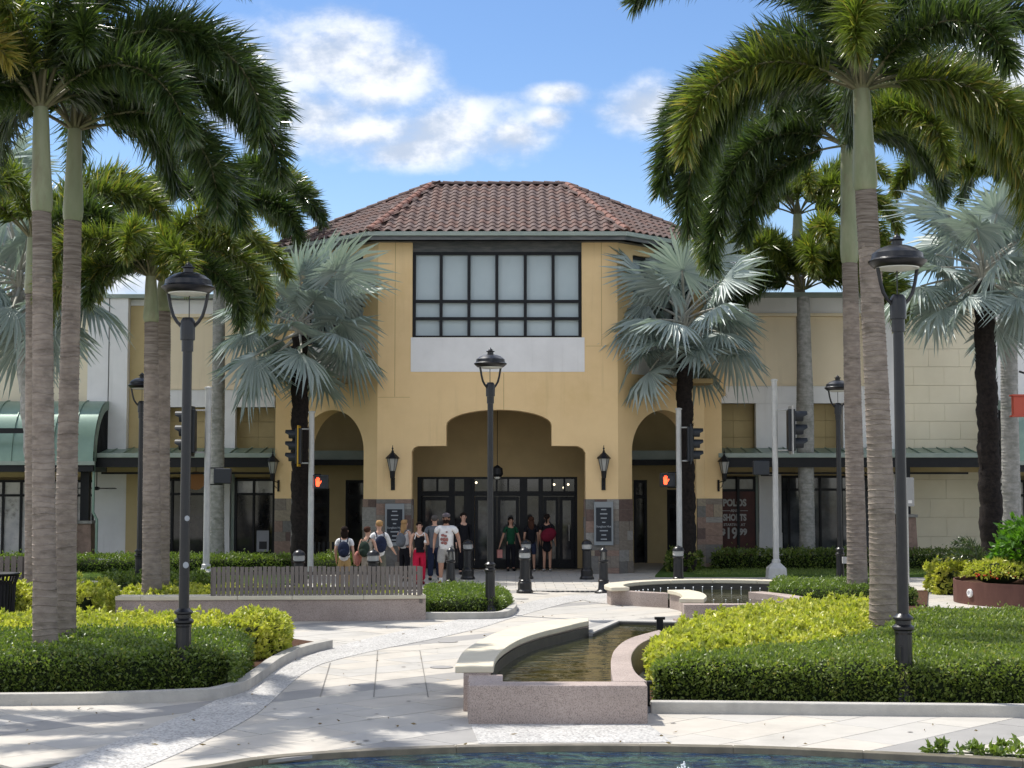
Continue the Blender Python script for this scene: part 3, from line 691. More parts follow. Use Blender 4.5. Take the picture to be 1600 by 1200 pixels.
hedge('shrub_patch', [(-9.4,35.4),(-6.4,35.2),(-6.6,38.0),(-9.6,38.2)], .40, 'loose green shrubs around the far left lamp post', m=hedgelight, dens=500, leaf=.10, und=.12, cat='shrubs', rosette=True)
hedge('hedge', [(-17,45.4),(-6.4,45.4),(-6.4,46.5),(-17,46.5)], .50, 'clipped hedge along the left shopfronts', m=hedgelight, dens=500, leaf=.08, und=.06)
hedge('hedge', [(-6.1,45.6),(-3.8,45.6),(-3.9,46.6),(-6.1,46.8)], .50, 'hedge at the foot of the left silver palm', m=hedgelight, dens=500, leaf=.08, und=.08)
hedge('hedge', [(6.0,47.4),(19,47.4),(19,48.5),(6.6,48.5)], .56, 'dark clipped hedge along the right shopfronts', dens=420, leaf=.09, und=.06)
hedge('shrub', [(4.55,46.0),(5.3,45.9),(5.6,46.8),(4.7,47.2)], .62, 'round green shrub between the right arch and the silver palm trunk', dens=600, leaf=.10, und=.12, cat='shrub', rosette=True)
hedge('hedge', [(9.95,36.9),(11.6,36.9),(11.6,38.0),(10.0,38.0)], .72, 'variegated yellow green hedge beside the rusted planter', m=yellowm, dens=800, leaf=.11, und=.06, rosette=True)
hedge('ground_plant', [G(1450,1177),G(1500,1179),G(1640,1189),G(1640,1181),G(1480,1173)], .05, 'low leafy plants spilling over the pool rim at the lower right corner', m=hedgelight, dens=700, leaf=.085, und=.02, cat='plants', rosette=True)
# round rusted planter with bush, sago and flowers
pl_ = thing('planter', 'round rusted steel planter ring at the right edge', 'planter', (11.9,34.4,0))
MB().lathe([(2.2,0),(2.2,.49),(2.17,.49),(2.17,.30)], 11.9, 34.4, 64).build('steel_ring', corten, pl_, smooth=True)
MB().lathe([(2.16,.25),(2.16,.40)], 11.9, 34.4, 48).build('soil', soil, pl_)
c = Vector((*G(1594,925,.25),0)); nrm = (c-Vector((11.9,34.4,0))).normalized(); c = Vector((11.9,34.4,0))+nrm*2.2
Mq = Matrix.Translation((c.x,c.y,.25)) @ nrm.to_track_quat('Z','Y').to_matrix().to_4x4()
MB().lathe([(.09,-.01),(.09,.03),(.06,.04),(.055,.02)], 0, 0, 24, M=Mq).build('round_light', white, pl_, smooth=True)
def bush(name, c, r, n, leaf, m, label, cat='bush'):
    d = rng.normal(size=(n,3)); d /= np.linalg.norm(d,axis=1,keepdims=True); d[:,2] = np.abs(d[:,2])*1.0-.25*rng.random(n)
    rr = rng.uniform(.6,1.0,n)**.5*(1+.18*np.sin(d[:,0]*6)*np.cos(d[:,2]*7+d[:,1]*5))
    P_ = np.array(c)[None]+d*rr[:,None]*np.array(r)[None]
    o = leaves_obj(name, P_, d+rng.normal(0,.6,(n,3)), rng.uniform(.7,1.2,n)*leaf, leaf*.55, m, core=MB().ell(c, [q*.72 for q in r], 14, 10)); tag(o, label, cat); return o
bush('bush', (12.15,35.0,1.0), (1.45,1.2,1.05), 4200, .16, bushm, 'big glossy bright green bush growing in the rusted planter')
bush('flower_clump', (10.65,34.6,.62), (.75,.6,.32), 1500, .09, yellowm, 'low yellow green flowering plants at the rim of the rusted planter', 'plants')
fl = MB()
for k in range(26): fl.ell((10.0+rnd.random()*.9, 34.05+rnd.random()*.3, .53+rnd.random()*.16), (.025,.025,.02), 6, 4)
tag(fl.build('flower', mat('red_petal', (.55,.05,.03), .6)), 'small red flowers dotting the rusted planter', 'flowers', kind='stuff')

# ------------------------------------------------------------------ palms
def frond_path(az, e0, L, curl, side=0.0, n=26):
    pts = [Vector((0,0,0))]; a = R(az)
    for i in range(n):
        t = (i+.5)/n; e_ = R(e0-abs(curl)*t**(1.25 if curl > 0 else .62)); aa = a+R(side)*t
        pts.append(pts[-1]+Vector((math.cos(aa)*math.cos(e_), math.sin(aa)*math.cos(e_), math.sin(e_)))*L/n)
    return pts
def frond_mesh(az, e0, L, curl, nl=700, ll=0.46, wd=0.034, m=None, side=0.0, ylw=0.0, seed=0):
    pts = frond_path(az, e0, L, curl, side); P0 = np.array([tuple(p) for p in pts]); n = len(P0)-1
    t = 0.14+0.86*np.sort(rng.random(nl))**0.95; f = t*n; i0 = np.clip(f.astype(int), 0, n-1); fr = (f-i0)[:,None]
    base = P0[i0]*(1-fr)+P0[i0+1]*fr; T = P0[i0+1]-P0[i0]; T /= np.linalg.norm(T,axis=1,keepdims=True)
    up = np.array([0,0,1.0]); S = np.cross(T, up); sn = np.linalg.norm(S,axis=1,keepdims=True); S = np.where(sn > 1e-3, S/(sn+1e-9), np.array([1.0,0,0])); N = np.cross(S, T)
    phi = rng.uniform(0, 2*PI, nl); phi = phi+0.35*np.sin(2*phi)
    rad = S*np.cos(phi)[:,None]+N*np.sin(phi)[:,None]+rng.normal(0,.16,(nl,3))
    lean = (0.38+0.32*rng.random(nl)+0.5*np.clip((t-.75)/.25,0,1))[:,None]
    d = rad*(1.0-0.35*(np.sin(phi)<-.3)[:,None])+T*lean; d /= np.linalg.norm(d,axis=1,keepdims=True)
    env = np.clip(0.55+1.6*(t-.12),0,1)*(1-.45*np.clip((t-.7)/.3,0,1)); l = ll*env*rng.uniform(.55,1.15,nl)
    g = np.array([0,0,-1.0]); p1 = base+d*(l*.5)[:,None]; d2 = d+g*rng.uniform(.08,.50,nl)[:,None]; d2 /= np.linalg.norm(d2,axis=1,keepdims=True); p2 = p1+d2*(l*.55)[:,None]
    w_ = np.cross(d, rng.normal(size=(nl,3))); w_ /= np.linalg.norm(w_,axis=1,keepdims=True); hw = (wd*.5*rng.uniform(.7,1.15,nl))[:,None]
    V = np.stack([base-w_*hw*.5, base+w_*hw*.5, p1-w_*hw, p1+w_*hw, p2], 1).reshape(-1,3)
    b = (np.arange(nl)*5)[:,None]; Tt = np.concatenate([b+np.array([[0,1,3]]), b+np.array([[0,3,2]]), b+np.array([[2,3,4]])],1).reshape(-1,3)
    tint = np.clip(rng.normal(.42,.24,nl)+ylw*t,0,1)
    core = MB().tube(pts, [0.019*(1-i/len(pts))**.8*L/3+.006 for i in range(len(pts))], 5, caps=False)
    return raw_mesh('frond', V, Tt, np.repeat(tint,3), m or frondA, core, petiole)
def spine(base, top, n, bow=0.0, az=0):
    out = []
    for i in range(n+1):
        t = i/n; p = Vector(base).lerp(Vector(top), t); q = math.sin(PI*t)*bow; out.append(p+Vector((math.cos(az)*q, math.sin(az)*q, 0)))
    return out
def ringed_trunk(base, top, r0, r1, ring=.085, bulge=0.0, young=0.9, bow=0.0, m=trunkm, lip=.009):
    H = (Vector(top)-Vector(base)).length; mb = MB(); seg = 20
    zs = [0]; 
    while zs[-1] < H:
        u_ = zs[-1]/H; zs.append(zs[-1]+ring*(1.25-.65*u_)*rnd.uniform(.75,1.25))
    zs[-1] = H; pts = []; rr = []
    sp_ = lambda h: Vector(base).lerp(Vector(top), h/H)+Vector((math.sin(PI*h/H)*bow,0,0))
    prof = []
    for i in range(len(zs)-1):
        for (q, k) in ((0.0, 0.0), (.80, .15), (.9, 1.0), (.985, 1.0)):
            h = zs[i]+(zs[i+1]-zs[i])*q; u_ = h/H
            r_ = r0+(r1-r0)*u_+bulge*math.exp(-((u_-.55)/.22)**2)+.17*r0*math.exp(-u_*16); prof.append((h, r_+lip*k*(.5+rnd.random()*.8)))
    prof.append((H, r1)); vs = []; mi = []
    for (h, r_) in prof:
        c = sp_(h)
        for k in range(seg):
            a = 2*PI*k/seg; q = r_*(1+.02*math.sin(a*3+h*1.3)+.012*math.sin(a*7+h*9)); vs.append((c.x+q*math.cos(a), c.y+q*math.sin(a), c.z+.010*math.sin(a*2+h*5)))
    fs = []
    for i in range(len(prof)-1):
        for k in range(seg): fs.append((i*seg+k, i*seg+(k+1)%seg, (i+1)*seg+(k+1)%seg, (i+1)*seg+k)); mi.append(2 if (i % 4 == 3 or i % 4 == 1) and (math.sin(k*.9+i*1.7)+math.sin(k*.31+i) > (.1 if prof[i][0] < H-young else -.9)) and i % 4 == 3 else (1 if prof[i][0] > H-young*(1+.04*math.sin(k*1.9)) else 0))
    fs.append(tuple(range((len(prof)-1)*seg, len(prof)*seg))); mi.append(1)
    mb.v, mb.f, mb.mi = vs, fs, mi
    return mb, sp_
def foxtail(name, label, base, crown, r0, r1, shaft_h, fronds, nl=700, ll=.46, wd=.034, scale=1.0, bulge=0.0, young=.9, m=trunkm, shared=None, bow=0.0, shaft_r=None, group=None, seg_r=.085):
    bx, by, bz = base; cx, cy, cz = crown
    p = thing(name, label, 'palm tree', base, group=group)
    rel = Vector((cx-bx, cy-by, cz-bz)); st = rel*(1-shaft_h/rel.length)
    mb, _ = ringed_trunk((0,0,0), st, r0, r1, ring=seg_r, bulge=bulge, young=young, bow=bow, m=m)
    mb.build('trunk', [m, trunktop if m is trunkm else m, trunkscar], p, smooth=True, world=False)
    if shaft_h > .3:
        R1 = shaft_r or r1*1.12; ax = (rel-st); pts = [st+ax*t for t in (0,.03,.12,.3,.55,.8,1.0)]
        MB().tube(pts, [r1*.98, R1*1.0, R1*1.08, R1*.98, R1*.86, R1*.80, R1*.70], 20).build('crownshaft', shaft, p, smooth=True, world=False)
        MB().tube([rel-Vector((0,0,.05)), rel+Vector((0,0,.25)), rel+Vector((0,0,.6))], [R1*.72, R1*.5, R1*.12], 10).build('crown_bud', petiole, p, smooth=True, world=False)
    for fr in fronds:
        if shared: o = link('frond', rnd.choice(shared), p); o.rotation_euler = (rnd.uniform(-.06,.06), fr[1], R(fr[0])); o.location = rel; o.scale = (fr[2],)*3
        else:
            az, e0, L, curl = fr[:4]; y_ = fr[4] if len(fr) > 4 else 0; sd = fr[5] if len(fr) > 5 else rnd.uniform(-12,12)
            o = link('frond', frond_mesh(az, e0, L, curl, nl=int(nl*L/3*1.0), ll=ll*1.08, wd=wd*.80, m=frondB if y_ > .3 else frondA, side=sd, ylw=y_*.5), p)
            o.location = rel+Vector((math.cos(R(az)), math.sin(R(az)), 0))*r1*.45
    return p
def PB(px, py, D): return (ray(px,py)[0]*D, D, Z(py,D))
B_ = lambda px, D, z=0.0: (X(px, D, 900), D, z)
foxtail('foxtail_palm', 'leftmost tall foxtail palm of the front pair in the left bed', B_(74,20.1,.05), PB(64,168,20.1), .155, .118, 1.38,
    [(-6,60,4.1,158,.15,6),(2,82,3.6,112,.2),(20,48,3.4,115,.2),(175,40,3.4,100),(200,62,3.4,110),(150,70,3.3,100,.2),(235,45,3.2,110),(265,66,3.0,115,.5),(330,38,2.9,120,.1),(95,55,3.3,105),(60,35,3.2,110),(300,75,3.3,95,.3),(125,25,3.0,100)], nl=1250, ll=.50)
foxtail('foxtail_palm', 'right hand foxtail palm of the front pair in the left bed, darker trunk', B_(101,21.3,.05), PB(117,202,21.3), .155, .115, 1.28,
    [(-8,42,3.7,128,0,4),(-22,20,3.2,112,0,-8),(12,60,3.5,118,.1),(30,20,3.0,105),(48,75,3.4,100,.2),(100,50,3.2,110),(180,35,3.2,110),(215,60,3.1,110),(250,30,3.0,110),(285,60,2.9,110,.2),(150,65,3.2,100),(320,65,3.2,120,.1)], nl=1250, ll=.50)
foxtail('foxtail_palm', 'foxtail palm at the front of the right bed, tallest in the picture', B_(1380,23.4,.05), PB(1346,140,23.4), .205, .155, 1.55,
    [(182,56,4.3,-154,.3,-6),(176,70,4.3,-156,.2),(172,80,4.6,128,.2),(196,30,3.6,118,.6),(-4,24,4.7,-118,.8,6),(6,48,4.5,-138,.5,4),(4,60,4.0,110,.05),(20,78,3.7,90,.1),(40,40,3.4,105),(272,82,3.4,140,.6),(255,55,3.1,130,.35),(120,60,3.5,105),(80,45,3.4,105),(310,50,3.2,125,.3),(150,30,3.2,110),(225,72,3.5,110,.3),(335,12,3.2,95,.6)], nl=1350, ll=.54, wd=.038, bow=.05)
foxtail('foxtail_palm', 'slimmer foxtail palm standing directly behind the tallest one on the right', B_(1340,34,.05), PB(1323,228,34), .215, .165, 2.6,
    [(184,56,5.1,-154,.35,-5),(172,66,5.0,132,.1),(192,40,5.0,-132,.3),(200,20,4.0,110,.2),(-2,45,4.2,125,.2),(12,74,4.2,100),(40,35,4,105),(100,60,4,105),(140,45,4,110),(262,62,3.8,130,.4),(300,35,3.8,120,.4),(228,55,4,125,.3),(335,58,4.2,118,.4),(188,-8,3.4,80,.3)], nl=1250, ll=.62, wd=.045)
foxtail('foxtail_palm', 'slim foxtail palm growing behind the seat wall, left trunk of the pair', B_(238,32.0,.05), PB(236,432,32.0), .20, .135, .95,
    [(182,48,2.9,135,.5),(0,45,3.0,130,.4,4),(-14,24,2.8,120,.2),(160,70,2.9,110,.5),(200,25,2.6,115,.4),(30,65,3,110,.5),(90,60,2.8,100),(265,60,2.6,130,.5),(300,40,2.6,120,.4),(230,50,2.8,120,.5),(125,40,2.8,100,.4),(340,72,3.0,115,.6)], nl=1050, ll=.46, wd=.040)
foxtail('foxtail_palm', 'slim foxtail palm growing behind the seat wall, right trunk of the pair', B_(250,33.4,.05), PB(256,440,33.4), .20, .15, .65,
    [(175,66,3.1,120,.5),(5,58,3.2,125,.5,-5),(-20,35,3.0,120,.3),(190,40,3.0,125,.5),(60,50,3,105,.4),(110,65,3,100,.4),(280,55,2.8,130,.5),(320,66,2.9,120,.6),(240,35,2.8,120,.3),(30,28,2.8,110,.4)], nl=1000, ll=.46, wd=.040)
foxtail('foxtail_palm', 'foxtail palm with a swollen pale trunk beside the right traffic signal', B_(1262,49.3,.05), PB(1255,452,49.3), .24, .20, .25,
    [(184,62,4.3,-150,.6,-5),(176,72,4.2,-150,.6),(170,72,4.6,125,.6),(20,75,4.4,120,.5),(280,76,4.2,130,.6),(215,68,4.4,135,.5),(-4,45,4.3,135,.4,5),(8,66,4.1,115,.5),(200,22,3.6,120,.3),(40,50,4,110),(100,60,4,105,.4),(262,60,3.6,130,.5),(300,45,3.8,125,.4),(230,60,3.9,120,.5),(140,45,3.8,110),(340,26,3.8,115,.4),(150,74,3.8,100,.5)], nl=1000, ll=.60, wd=.06, bulge=.055, m=trunkpale)
foxtail('foxtail_palm', 'taller foxtail palm right behind the swollen trunk palm, its bright crown above it', B_(1262,50.6,.05), PB(1246,335,50.6), .22, .17, .8,
    [(184,46,4.4,135,.6,-5),(172,64,4.4,125,.6),(190,22,4.0,110,.6),(-4,45,4.0,125,.4,5),(8,70,4.0,110,.5),(150,80,4.2,90,.6),(100,60,3.8,105,.4),(262,62,3.6,130,.5),(228,52,4.0,125,.6),(300,45,3.8,125,.4),(340,20,3.6,110,.4)], nl=1000, ll=.58, wd=.058)
foxtail('foxtail_palm', 'foxtail palm with a pale trunk behind the left silver palm', B_(338,47.5,.05), PB(344,335,47.5), .22, .17, .9,
    [(0,50,3.8,125,.3),(182,50,3.8,125,.3),(25,66,3.6,110,.5),(150,62,3.6,110,.4),(-25,30,3.6,115,.2),(90,55,3.5,100),(270,55,3.4,125,.3),(310,62,3.6,115,.3),(225,45,3.6,120,.2),(60,40,3.6,105,.4)], nl=1000, ll=.60, wd=.06, m=trunkpale)
foxtail('foxtail_palm', 'tall foxtail palm near the right edge with a pale trunk', B_(1582,40,.05), PB(1572,285,40), .24, .19, .8,
    [(184,45,3.6,120,.4),(0,50,3.6,120,.3),(160,74,3.6,80,.1),(60,84,3.4,60,.0),(210,30,3.2,115,.6),(270,55,3.2,125,.4),(320,50,3.4,115,.3),(100,50,3.4,110),(235,58,3.4,120,.5)], nl=1000, ll=.52, wd=.055, m=trunkpale)
foxtail('foxtail_palm', 'foxtail palm crown filling the upper left corner beyond the front pair', B_(55,33,.05), PB(52,372,33), .20, .16, 1.2,
    [(0,55,3.6,120,.5),(182,50,3.6,120,.3),(30,70,3.5,110,.5),(150,60,3.5,110,.4),(330,35,3.4,120,.3),(90,50,3.4,110),(270,60,3.2,120,.4),(225,50,3.4,120,.4)], nl=1000, ll=.52, wd=.05)
# yellowing frond tip at the top left corner belongs to a palm beside the viewer's left
foxtail('foxtail_palm', 'foxtail palm left of the frame with one orange frond tip reaching in', B_(-190,19.0,.05), PB(-170,60,19.0), .16, .12, 1.2,
    [(0,20,1.55,70,1.6,0),(40,55,2.8,110,.2),(90,55,3,110),(150,50,3,110),(210,50,3,110),(270,40,2.6,110,.3)], nl=900, ll=.42)

# silver fan palms
def fan_mesh(L=1.15, Rb=1.0, nseg=44, spread=R(162), droop=.35, fold=.30, seed=0):
    # petiole along +X rising slightly; blade beyond its tip
    n = 9; pet = [Vector((L*i/n, 0, -.10*L*(i/n)**2)) for i in range(n+1)]; o = pet[-1]
    V = []; T = []; tint = []
    for s in range(nseg):
        am = -spread+2*spread*(s+.5)/nseg; hw = spread/nseg*1.02; le = Rb*(.86+.14*math.cos(am))*rnd.uniform(.93,1.05); tw = rnd.uniform(-.03,.03)
        def P3(a, r, off=0):
            x = math.cos(a)*r; y = math.sin(a)*r; z = -fold*abs(y)*.55-droop*(r/Rb)**2.2*Rb*.55+off+.12*r*math.sin(a*3+seed); return (o.x+x*.97, y, o.z+z)
        b = len(V); r1, r2 = .30*Rb, .60*le; wv = .022*Rb; st = rnd.uniform(-.20,.06); tw *= 1.6
        V += [P3(am,.02), P3(am-hw,r1,.0), P3(am,r1,-wv*1.4), P3(am+hw,r1,.0), P3(am-hw*.92,r2,tw), P3(am,r2,-wv*2.4+tw), P3(am+hw*.92,r2,tw), P3(am+tw,le,tw+st)]
        T += [(b,b+1,b+2),(b,b+2,b+3),(b+1,b+4,b+5),(b+1,b+5,b+2),(b+2,b+5,b+6),(b+2,b+6,b+3),(b+4,b+7,b+5),(b+5,b+7,b+6)]
        tint += [min(1,max(0,rnd.gauss(.5,.22)))]*8
    core = MB().tube(pet, [.035-.018*i/n for i in range(n+1)], 6, caps=False)
    return raw_mesh('leaf', np.array(V), np.array(T), np.array(tint), fanm, core, petpale)
fans = [fan_mesh(L=.95+.1*(i%3), Rb=1.0, droop=.20+.14*i, fold=.25+.22*(i%4), seed=i, nseg=40+2*(i%3)) for i in range(6)]
def silver_palm(label, base, crown, r, n=30, sc=1.0, m=trunkdark, seed=1, trunk_r=None):
    p = thing('silver_fan_palm', label, 'palm tree', base); rel = Vector(crown)-Vector(base); rr = random.Random(seed)
    H = rel.length; mb = MB(); N = int(H/.10); pts = [rel*(i/N)+Vector((.02*math.sin(i*.7),0,0)) for i in range(N+1)]
    mb.tube(pts, [r*(1.18-.25*i/N)*(1+.05*math.sin(i*2.1)+.03*rr.random()) for i in range(N+1)], 14)
    if m is trunkdark:     # boot stubs
        for k in range(int(H*26)):
            h = rr.random()*H; a = rr.random()*2*PI; c = rel*(h/H); q = Vector((math.cos(a), math.sin(a), 0)); s_ = Vector((-q.y,q.x,0))*.05
            p0 = c+q*r*.98; mb.add([p0-s_, p0+s_, p0+q*.045+Vector((0,0,.07)), p0+Vector((0,0,-.05))], [(0,1,2),(0,2,3),(1,3,2)])
    mb.build('trunk', m, p, smooth=True, world=False)
    for k in range(n):
        t = (k+.5)/n; el_ = R(74-112*t**.9+rr.uniform(-10,10)); az = k*2.39996+rr.uniform(-.2,.2)
        o = link('leaf', rr.choice(fans), p); d = Vector((math.cos(az)*math.cos(el_), math.sin(az)*math.cos(el_), math.sin(el_)))
        q = d.to_track_quat('X','Z'); roll = Matrix.Rotation(rr.uniform(-.5,.5),4,'X')
        s_ = sc*(rr.uniform(.9,1.1) if t > .25 else rr.uniform(1.0,1.2))
        o.matrix_local = Matrix.Translation(rel+Vector((0,0,.45*(1-t)*sc))) @ q.to_matrix().to_4x4() @ roll @ Matrix.Scale(s_,4)
    st = MB()
    for k in range(14):
        a = k*2.4; d = Vector((math.cos(a)*.5, math.sin(a)*.5, .8)).normalized(); st.tube([rel+d*.02, rel+d*.55], [.06,.03], 6)
    st.build('petiole_bases', petpale, p, world=False)
    return p
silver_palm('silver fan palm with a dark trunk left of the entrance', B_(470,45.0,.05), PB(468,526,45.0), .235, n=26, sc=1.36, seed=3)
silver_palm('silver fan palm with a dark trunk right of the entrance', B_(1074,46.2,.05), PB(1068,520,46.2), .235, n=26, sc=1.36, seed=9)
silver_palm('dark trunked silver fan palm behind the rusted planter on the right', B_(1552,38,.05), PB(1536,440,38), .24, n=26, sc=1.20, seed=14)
silver_palm('silver fan palm hidden behind the front pair at the left edge', B_(72,38,.05), PB(30,455,38), .2, n=28, sc=1.32, m=trunkpale, seed=21)
silver_palm('silver fan palm half out of the frame at the far right edge', B_(1648,42,.05), PB(1640,450,42), .22, n=26, sc=1.25, m=trunkpale, seed=33)
silver_palm('silver fan palm half out of the frame at the far left edge', B_(-60,44,.05), PB(-30,350,44), .22, n=24, sc=1.2, m=trunkpale, seed=41)
# sago palm
sg = thing('sago_palm', 'small dark sago palm by the rusted planter', 'plant', (10.95,36.3,.3))
sgm = frond_mesh(0, 45, 1.15, 75, nl=130, ll=.20, wd=.025, m=frondA, side=0)
MB().lathe([(.12,0),(.13,.2),(.08,.3)], 0, 0, 10).build('trunk', trunkdark, sg, world=False)
for k in range(16):
    o = link('frond', sgm, sg); o.location = (0,0,.28); o.rotation_euler = (0, -R(rnd.uniform(-20,32)), k*2.4)

# ------------------------------------------------------------------ the entrance building
D0 = 46.0; xb = -.42
X0 = 3.53; X1 = 6.42; D1 = D0+(X1-X0)
bld = thing('mall_entrance', 'yellow mall entrance tower with brown tiled roof and three arches', 'building', (xb, D0, 0))
def face(mb, O, dr, nr, s0, s1, z0, z1, holes=(), thick=.45):
    """wall in its own frame; holes: ('r',sa,sb,za,zb) or ('a',sa,sb,za,zspring,zapex)"""
    O, dr, nr = Vector(O), Vector(dr), Vector(nr)
    P3 = lambda s, z, d=0.0: tuple(O+dr*s-nr*d+Vector((0,0,z)))
    br = {s0, s1}
    for h in holes:
        br |= {h[1], h[2]}
        if h[0] == 'a': br |= {(h[1]+h[2])/2-math.cos(PI*k/28)*(h[2]-h[1])/2 for k in range(29)}
    for h in holes:
        if h[0] == 'f': br |= {q[0] for q in h[6]}
    br = sorted(b for b in br if s0-1e-6 <= b <= s1+1e-6)
    def top(h, s):
        if h[0] == 'r': return h[4]
        if h[0] == 'f': return float(np.interp(s, [q[0] for q in h[6]], [q[1] for q in h[6]]))
        c = (h[1]+h[2])/2; a = (h[2]-h[1])/2; return h[4]+(h[5]-h[4])*math.sqrt(max(0,1-((s-c)/a)**2))
    for i in range(len(br)-1):
        a, b = br[i], br[i+1]; mid = (a+b)/2; hs = sorted([h for h in holes if h[1] < mid < h[2]], key=lambda h: h[3])
        lo = (z0, z0)
        for h in hs:
            if h[3] > lo[0]+1e-5: mb.add([P3(a,lo[0]),P3(b,lo[1]),P3(b,h[3]),P3(a,h[3])], [(0,1,2,3)])
            ta, tb = top(h,a), top(h,b)
            mb.add([P3(a,ta),P3(b,tb),P3(b,tb,thick),P3(a,ta,thick)], [(0,1,2,3)])
            if h[3] > z0+1e-5: mb.add([P3(a,h[3]),P3(b,h[3]),P3(b,h[3],thick),P3(a,h[3],thick)], [(3,2,1,0)])
            lo = (ta, tb)
        mb.add([P3(a,lo[0]),P3(b,lo[1]),P3(b,z1),P3(a,z1)], [(0,1,2,3)])
    for h in holes:
        for s in (h[1], h[2]):
            zt = top(h, s)
            mb.add([P3(s,h[3]),P3(s,zt),P3(s,zt,thick),P3(s,h[3],thick)], [(0,1,2,3)])
    return mb
zE = Z(378, D0)
xl = lambda px: X(px, D0)-xb
w_ = MB()
Zf = lambda py: Z(py, D0)
tp = [(643,706),(646,700),(652,697),(696.9,696.5),(697,664)]+[(779.5-82.5*math.cos(PI*k/16)*.999, 664-24*math.sin(PI*k/16)) for k in range(1,16)]+[(862,664),(862.1,696.5),(903,697),(911,701),(915,708)]
arch = ('f', xl(643), xl(915), 0, Zf(708), 0, [(xl(a), Zf(b)) for a, b in tp])
win = ('r', xl(643), xl(910), Z(527,D0), Z(379,D0))
face(w_, (xb,D0,0), (1,0,0), (0,-1,0), -X0, X0, 0, zE, [arch, win], .62)
wall_o = w_.build('front_wall', stucco, bld)
for (px, pa, pb2) in ((787,583,640),(941,378,540),(616,378,620)):
    MB().box(xb+xl(px)-.008, xb+xl(px)+.008, D0-.0015, D0+.01, Z(pb2,D0), Z(pa,D0)).build('control_joint', mat('joint_shadow', (.40,.28,.13), .9), bld)
MB().box(xb-X0+.01, xb+xl(640), D0-.0015, D0+.01, Z(621,D0), Z(620.4,D0)).build('control_joint', MATS['joint_shadow'], bld)
MB().box(xb+xl(916), xb+X0-.01, D0-.0015, D0+.01, Z(541,D0), Z(540.4,D0)).build('control_joint', MATS['joint_shadow'], bld)
# chamfer faces
q2 = math.sqrt(.5); CL = (X1-X0)/q2
zwA, zwB, zpan = Z(405,D0+1.4), Z(535,D0+1.4), Z(588,D0+1.4)
for sgn in (-1, 1):
    m_ = MB(); O = (xb+sgn*X0, D0, 0); dr = (sgn*q2, q2, 0); nr = (sgn*q2, -q2, 0)
    face(m_, O, dr, nr, 0, CL, 0, zE, [('a', .62, CL-.42, 0, Z(706,D0+1), Z(640,D0+1.2)), ('r', .7, CL-.55, zwB, zwA)], .5)
    m_.build('chamfer_wall', stucco, bld)
    O, dr, nr = Vector(O), Vector(dr), Vector(nr); ang = math.atan2(dr.y, dr.x); 
    def slabf(name, s0, s1, z0, z1, d0, d1, m, **k):
        mb = MB(); vs = []
        for z in (z0,z1):
            for (s,d) in ((s0,d0),(s1,d0),(s1,d1),(s0,d1)): vs.append(tuple(O+dr*s+nr*d+Vector((0,0,z))))
        mb.add(vs, [(0,3,2,1),(4,5,6,7),(0,1,5,4),(1,2,6,5),(2,3,7,6),(3,0,4,7)]); return mb.build(name, m, bld, **k)
    slabf('white_panel', .62, CL-.47, zpan, zwB-.02, -.004, .012, white)
    slabf('chamfer_pane', .7, CL-.55, zwB, zwA, -.26, -.22, pane)
    fb_ = MB(); 
    for k in range(5):
        s = .74+(CL-.55-.78)*k/4
        for (s0,s1,z0,z1) in ((s-.04,s+.04,zwB,zwA),): 
            vs = [tuple(O+dr*a+nr*d+Vector((0,0,z))) for z in (z0,z1) for (a,d) in ((s0,-.10),(s1,-.10),(s1,-.2),(s0,-.2))]
            fb_.add(vs, [(0,3,2,1),(4,5,6,7),(0,1,5,4),(1,2,6,5),(2,3,7,6),(3,0,4,7)])
    for zz in (zwB+.04, zwB+.55, zwB+1.05, zwA-.05):
        vs = [tuple(O+dr*a+nr*d+Vector((0,0,z))) for z in (zz-.04,zz+.04) for (a,d) in ((.7,-.09),(CL-.55,-.09),(CL-.55,-.195),(.7,-.195))]
        fb_.add(vs, [(0,3,2,1),(4,5,6,7),(0,1,5,4),(1,2,6,5),(2,3,7,6),(3,0,4,7)])
    fb_.build('window_frame', black, bld)
    # outer front-facing return
    a, b = xb+sgn*X1, xb+sgn*(X1+.54)
    MB().box(min(a,b), max(a,b), D1, D1+.5, 0, zE).build('pier', stucco, bld)
    MB().box(xb+sgn*(X1+.54)-.2, xb+sgn*(X1+.54)+.2-.001, D1+.502, 56, 5.4, zE).build('side_wall', stucco, bld)
MB().box(xb-X1-.3, xb+X1+.3, 55.5, 56, 0, zE).build('rear_wall', stucco, bld)
# front window
zt, zb_ = Z(379,D0), Z(527,D0)
MB().box(xb+xl(643), xb+xl(910), D0+.12, D0+.40, Z(393,D0), zt-.002).build('lintel', fascia, bld)
MB().box(xb+xl(641), xb+xl(912), D0-.03, D0-.002, zt+.0, Z(374.5,D0)).build('drip_edge', white, bld)
wf = MB(); ym0, ym1 = D0+.10, D0+.22
vx = [643,688,732,776,821,865,910]; hz = [395,470,497,526]
for i, p in enumerate(vx):
    c = xb+xl(p)+(.05 if i == 0 else -.05 if i == 6 else 0); wf.box(c-.045, c+.045, ym0, ym1, zb_, Z(393,D0))
for i, p in enumerate(hz):
    c = Z(p,D0); 
    for k in range(6): wf.box(xb+xl(vx[k])+.045+(.05 if k == 0 else 0), xb+xl(vx[k+1])-.045-(.05 if k == 5 else 0), ym0+.004, ym1, c-.042, c+.042)
wf.build('window_frame', black, bld)
for k in range(6):
    for j in range(3):
        MB().box(xb+xl(vx[k])+.02, xb+xl(vx[k+1])-.02, ym1+.002, ym1+.02+rnd.random()*.004, Z(hz[j+1],D0)+.02, Z(hz[j],D0)-.02).build('pane', pane, bld)
MB().box(xb+xl(641), xb+xl(914), D0-.014, D0-.001, Z(581,D0), zb_-.005).build('white_panel', white, bld)
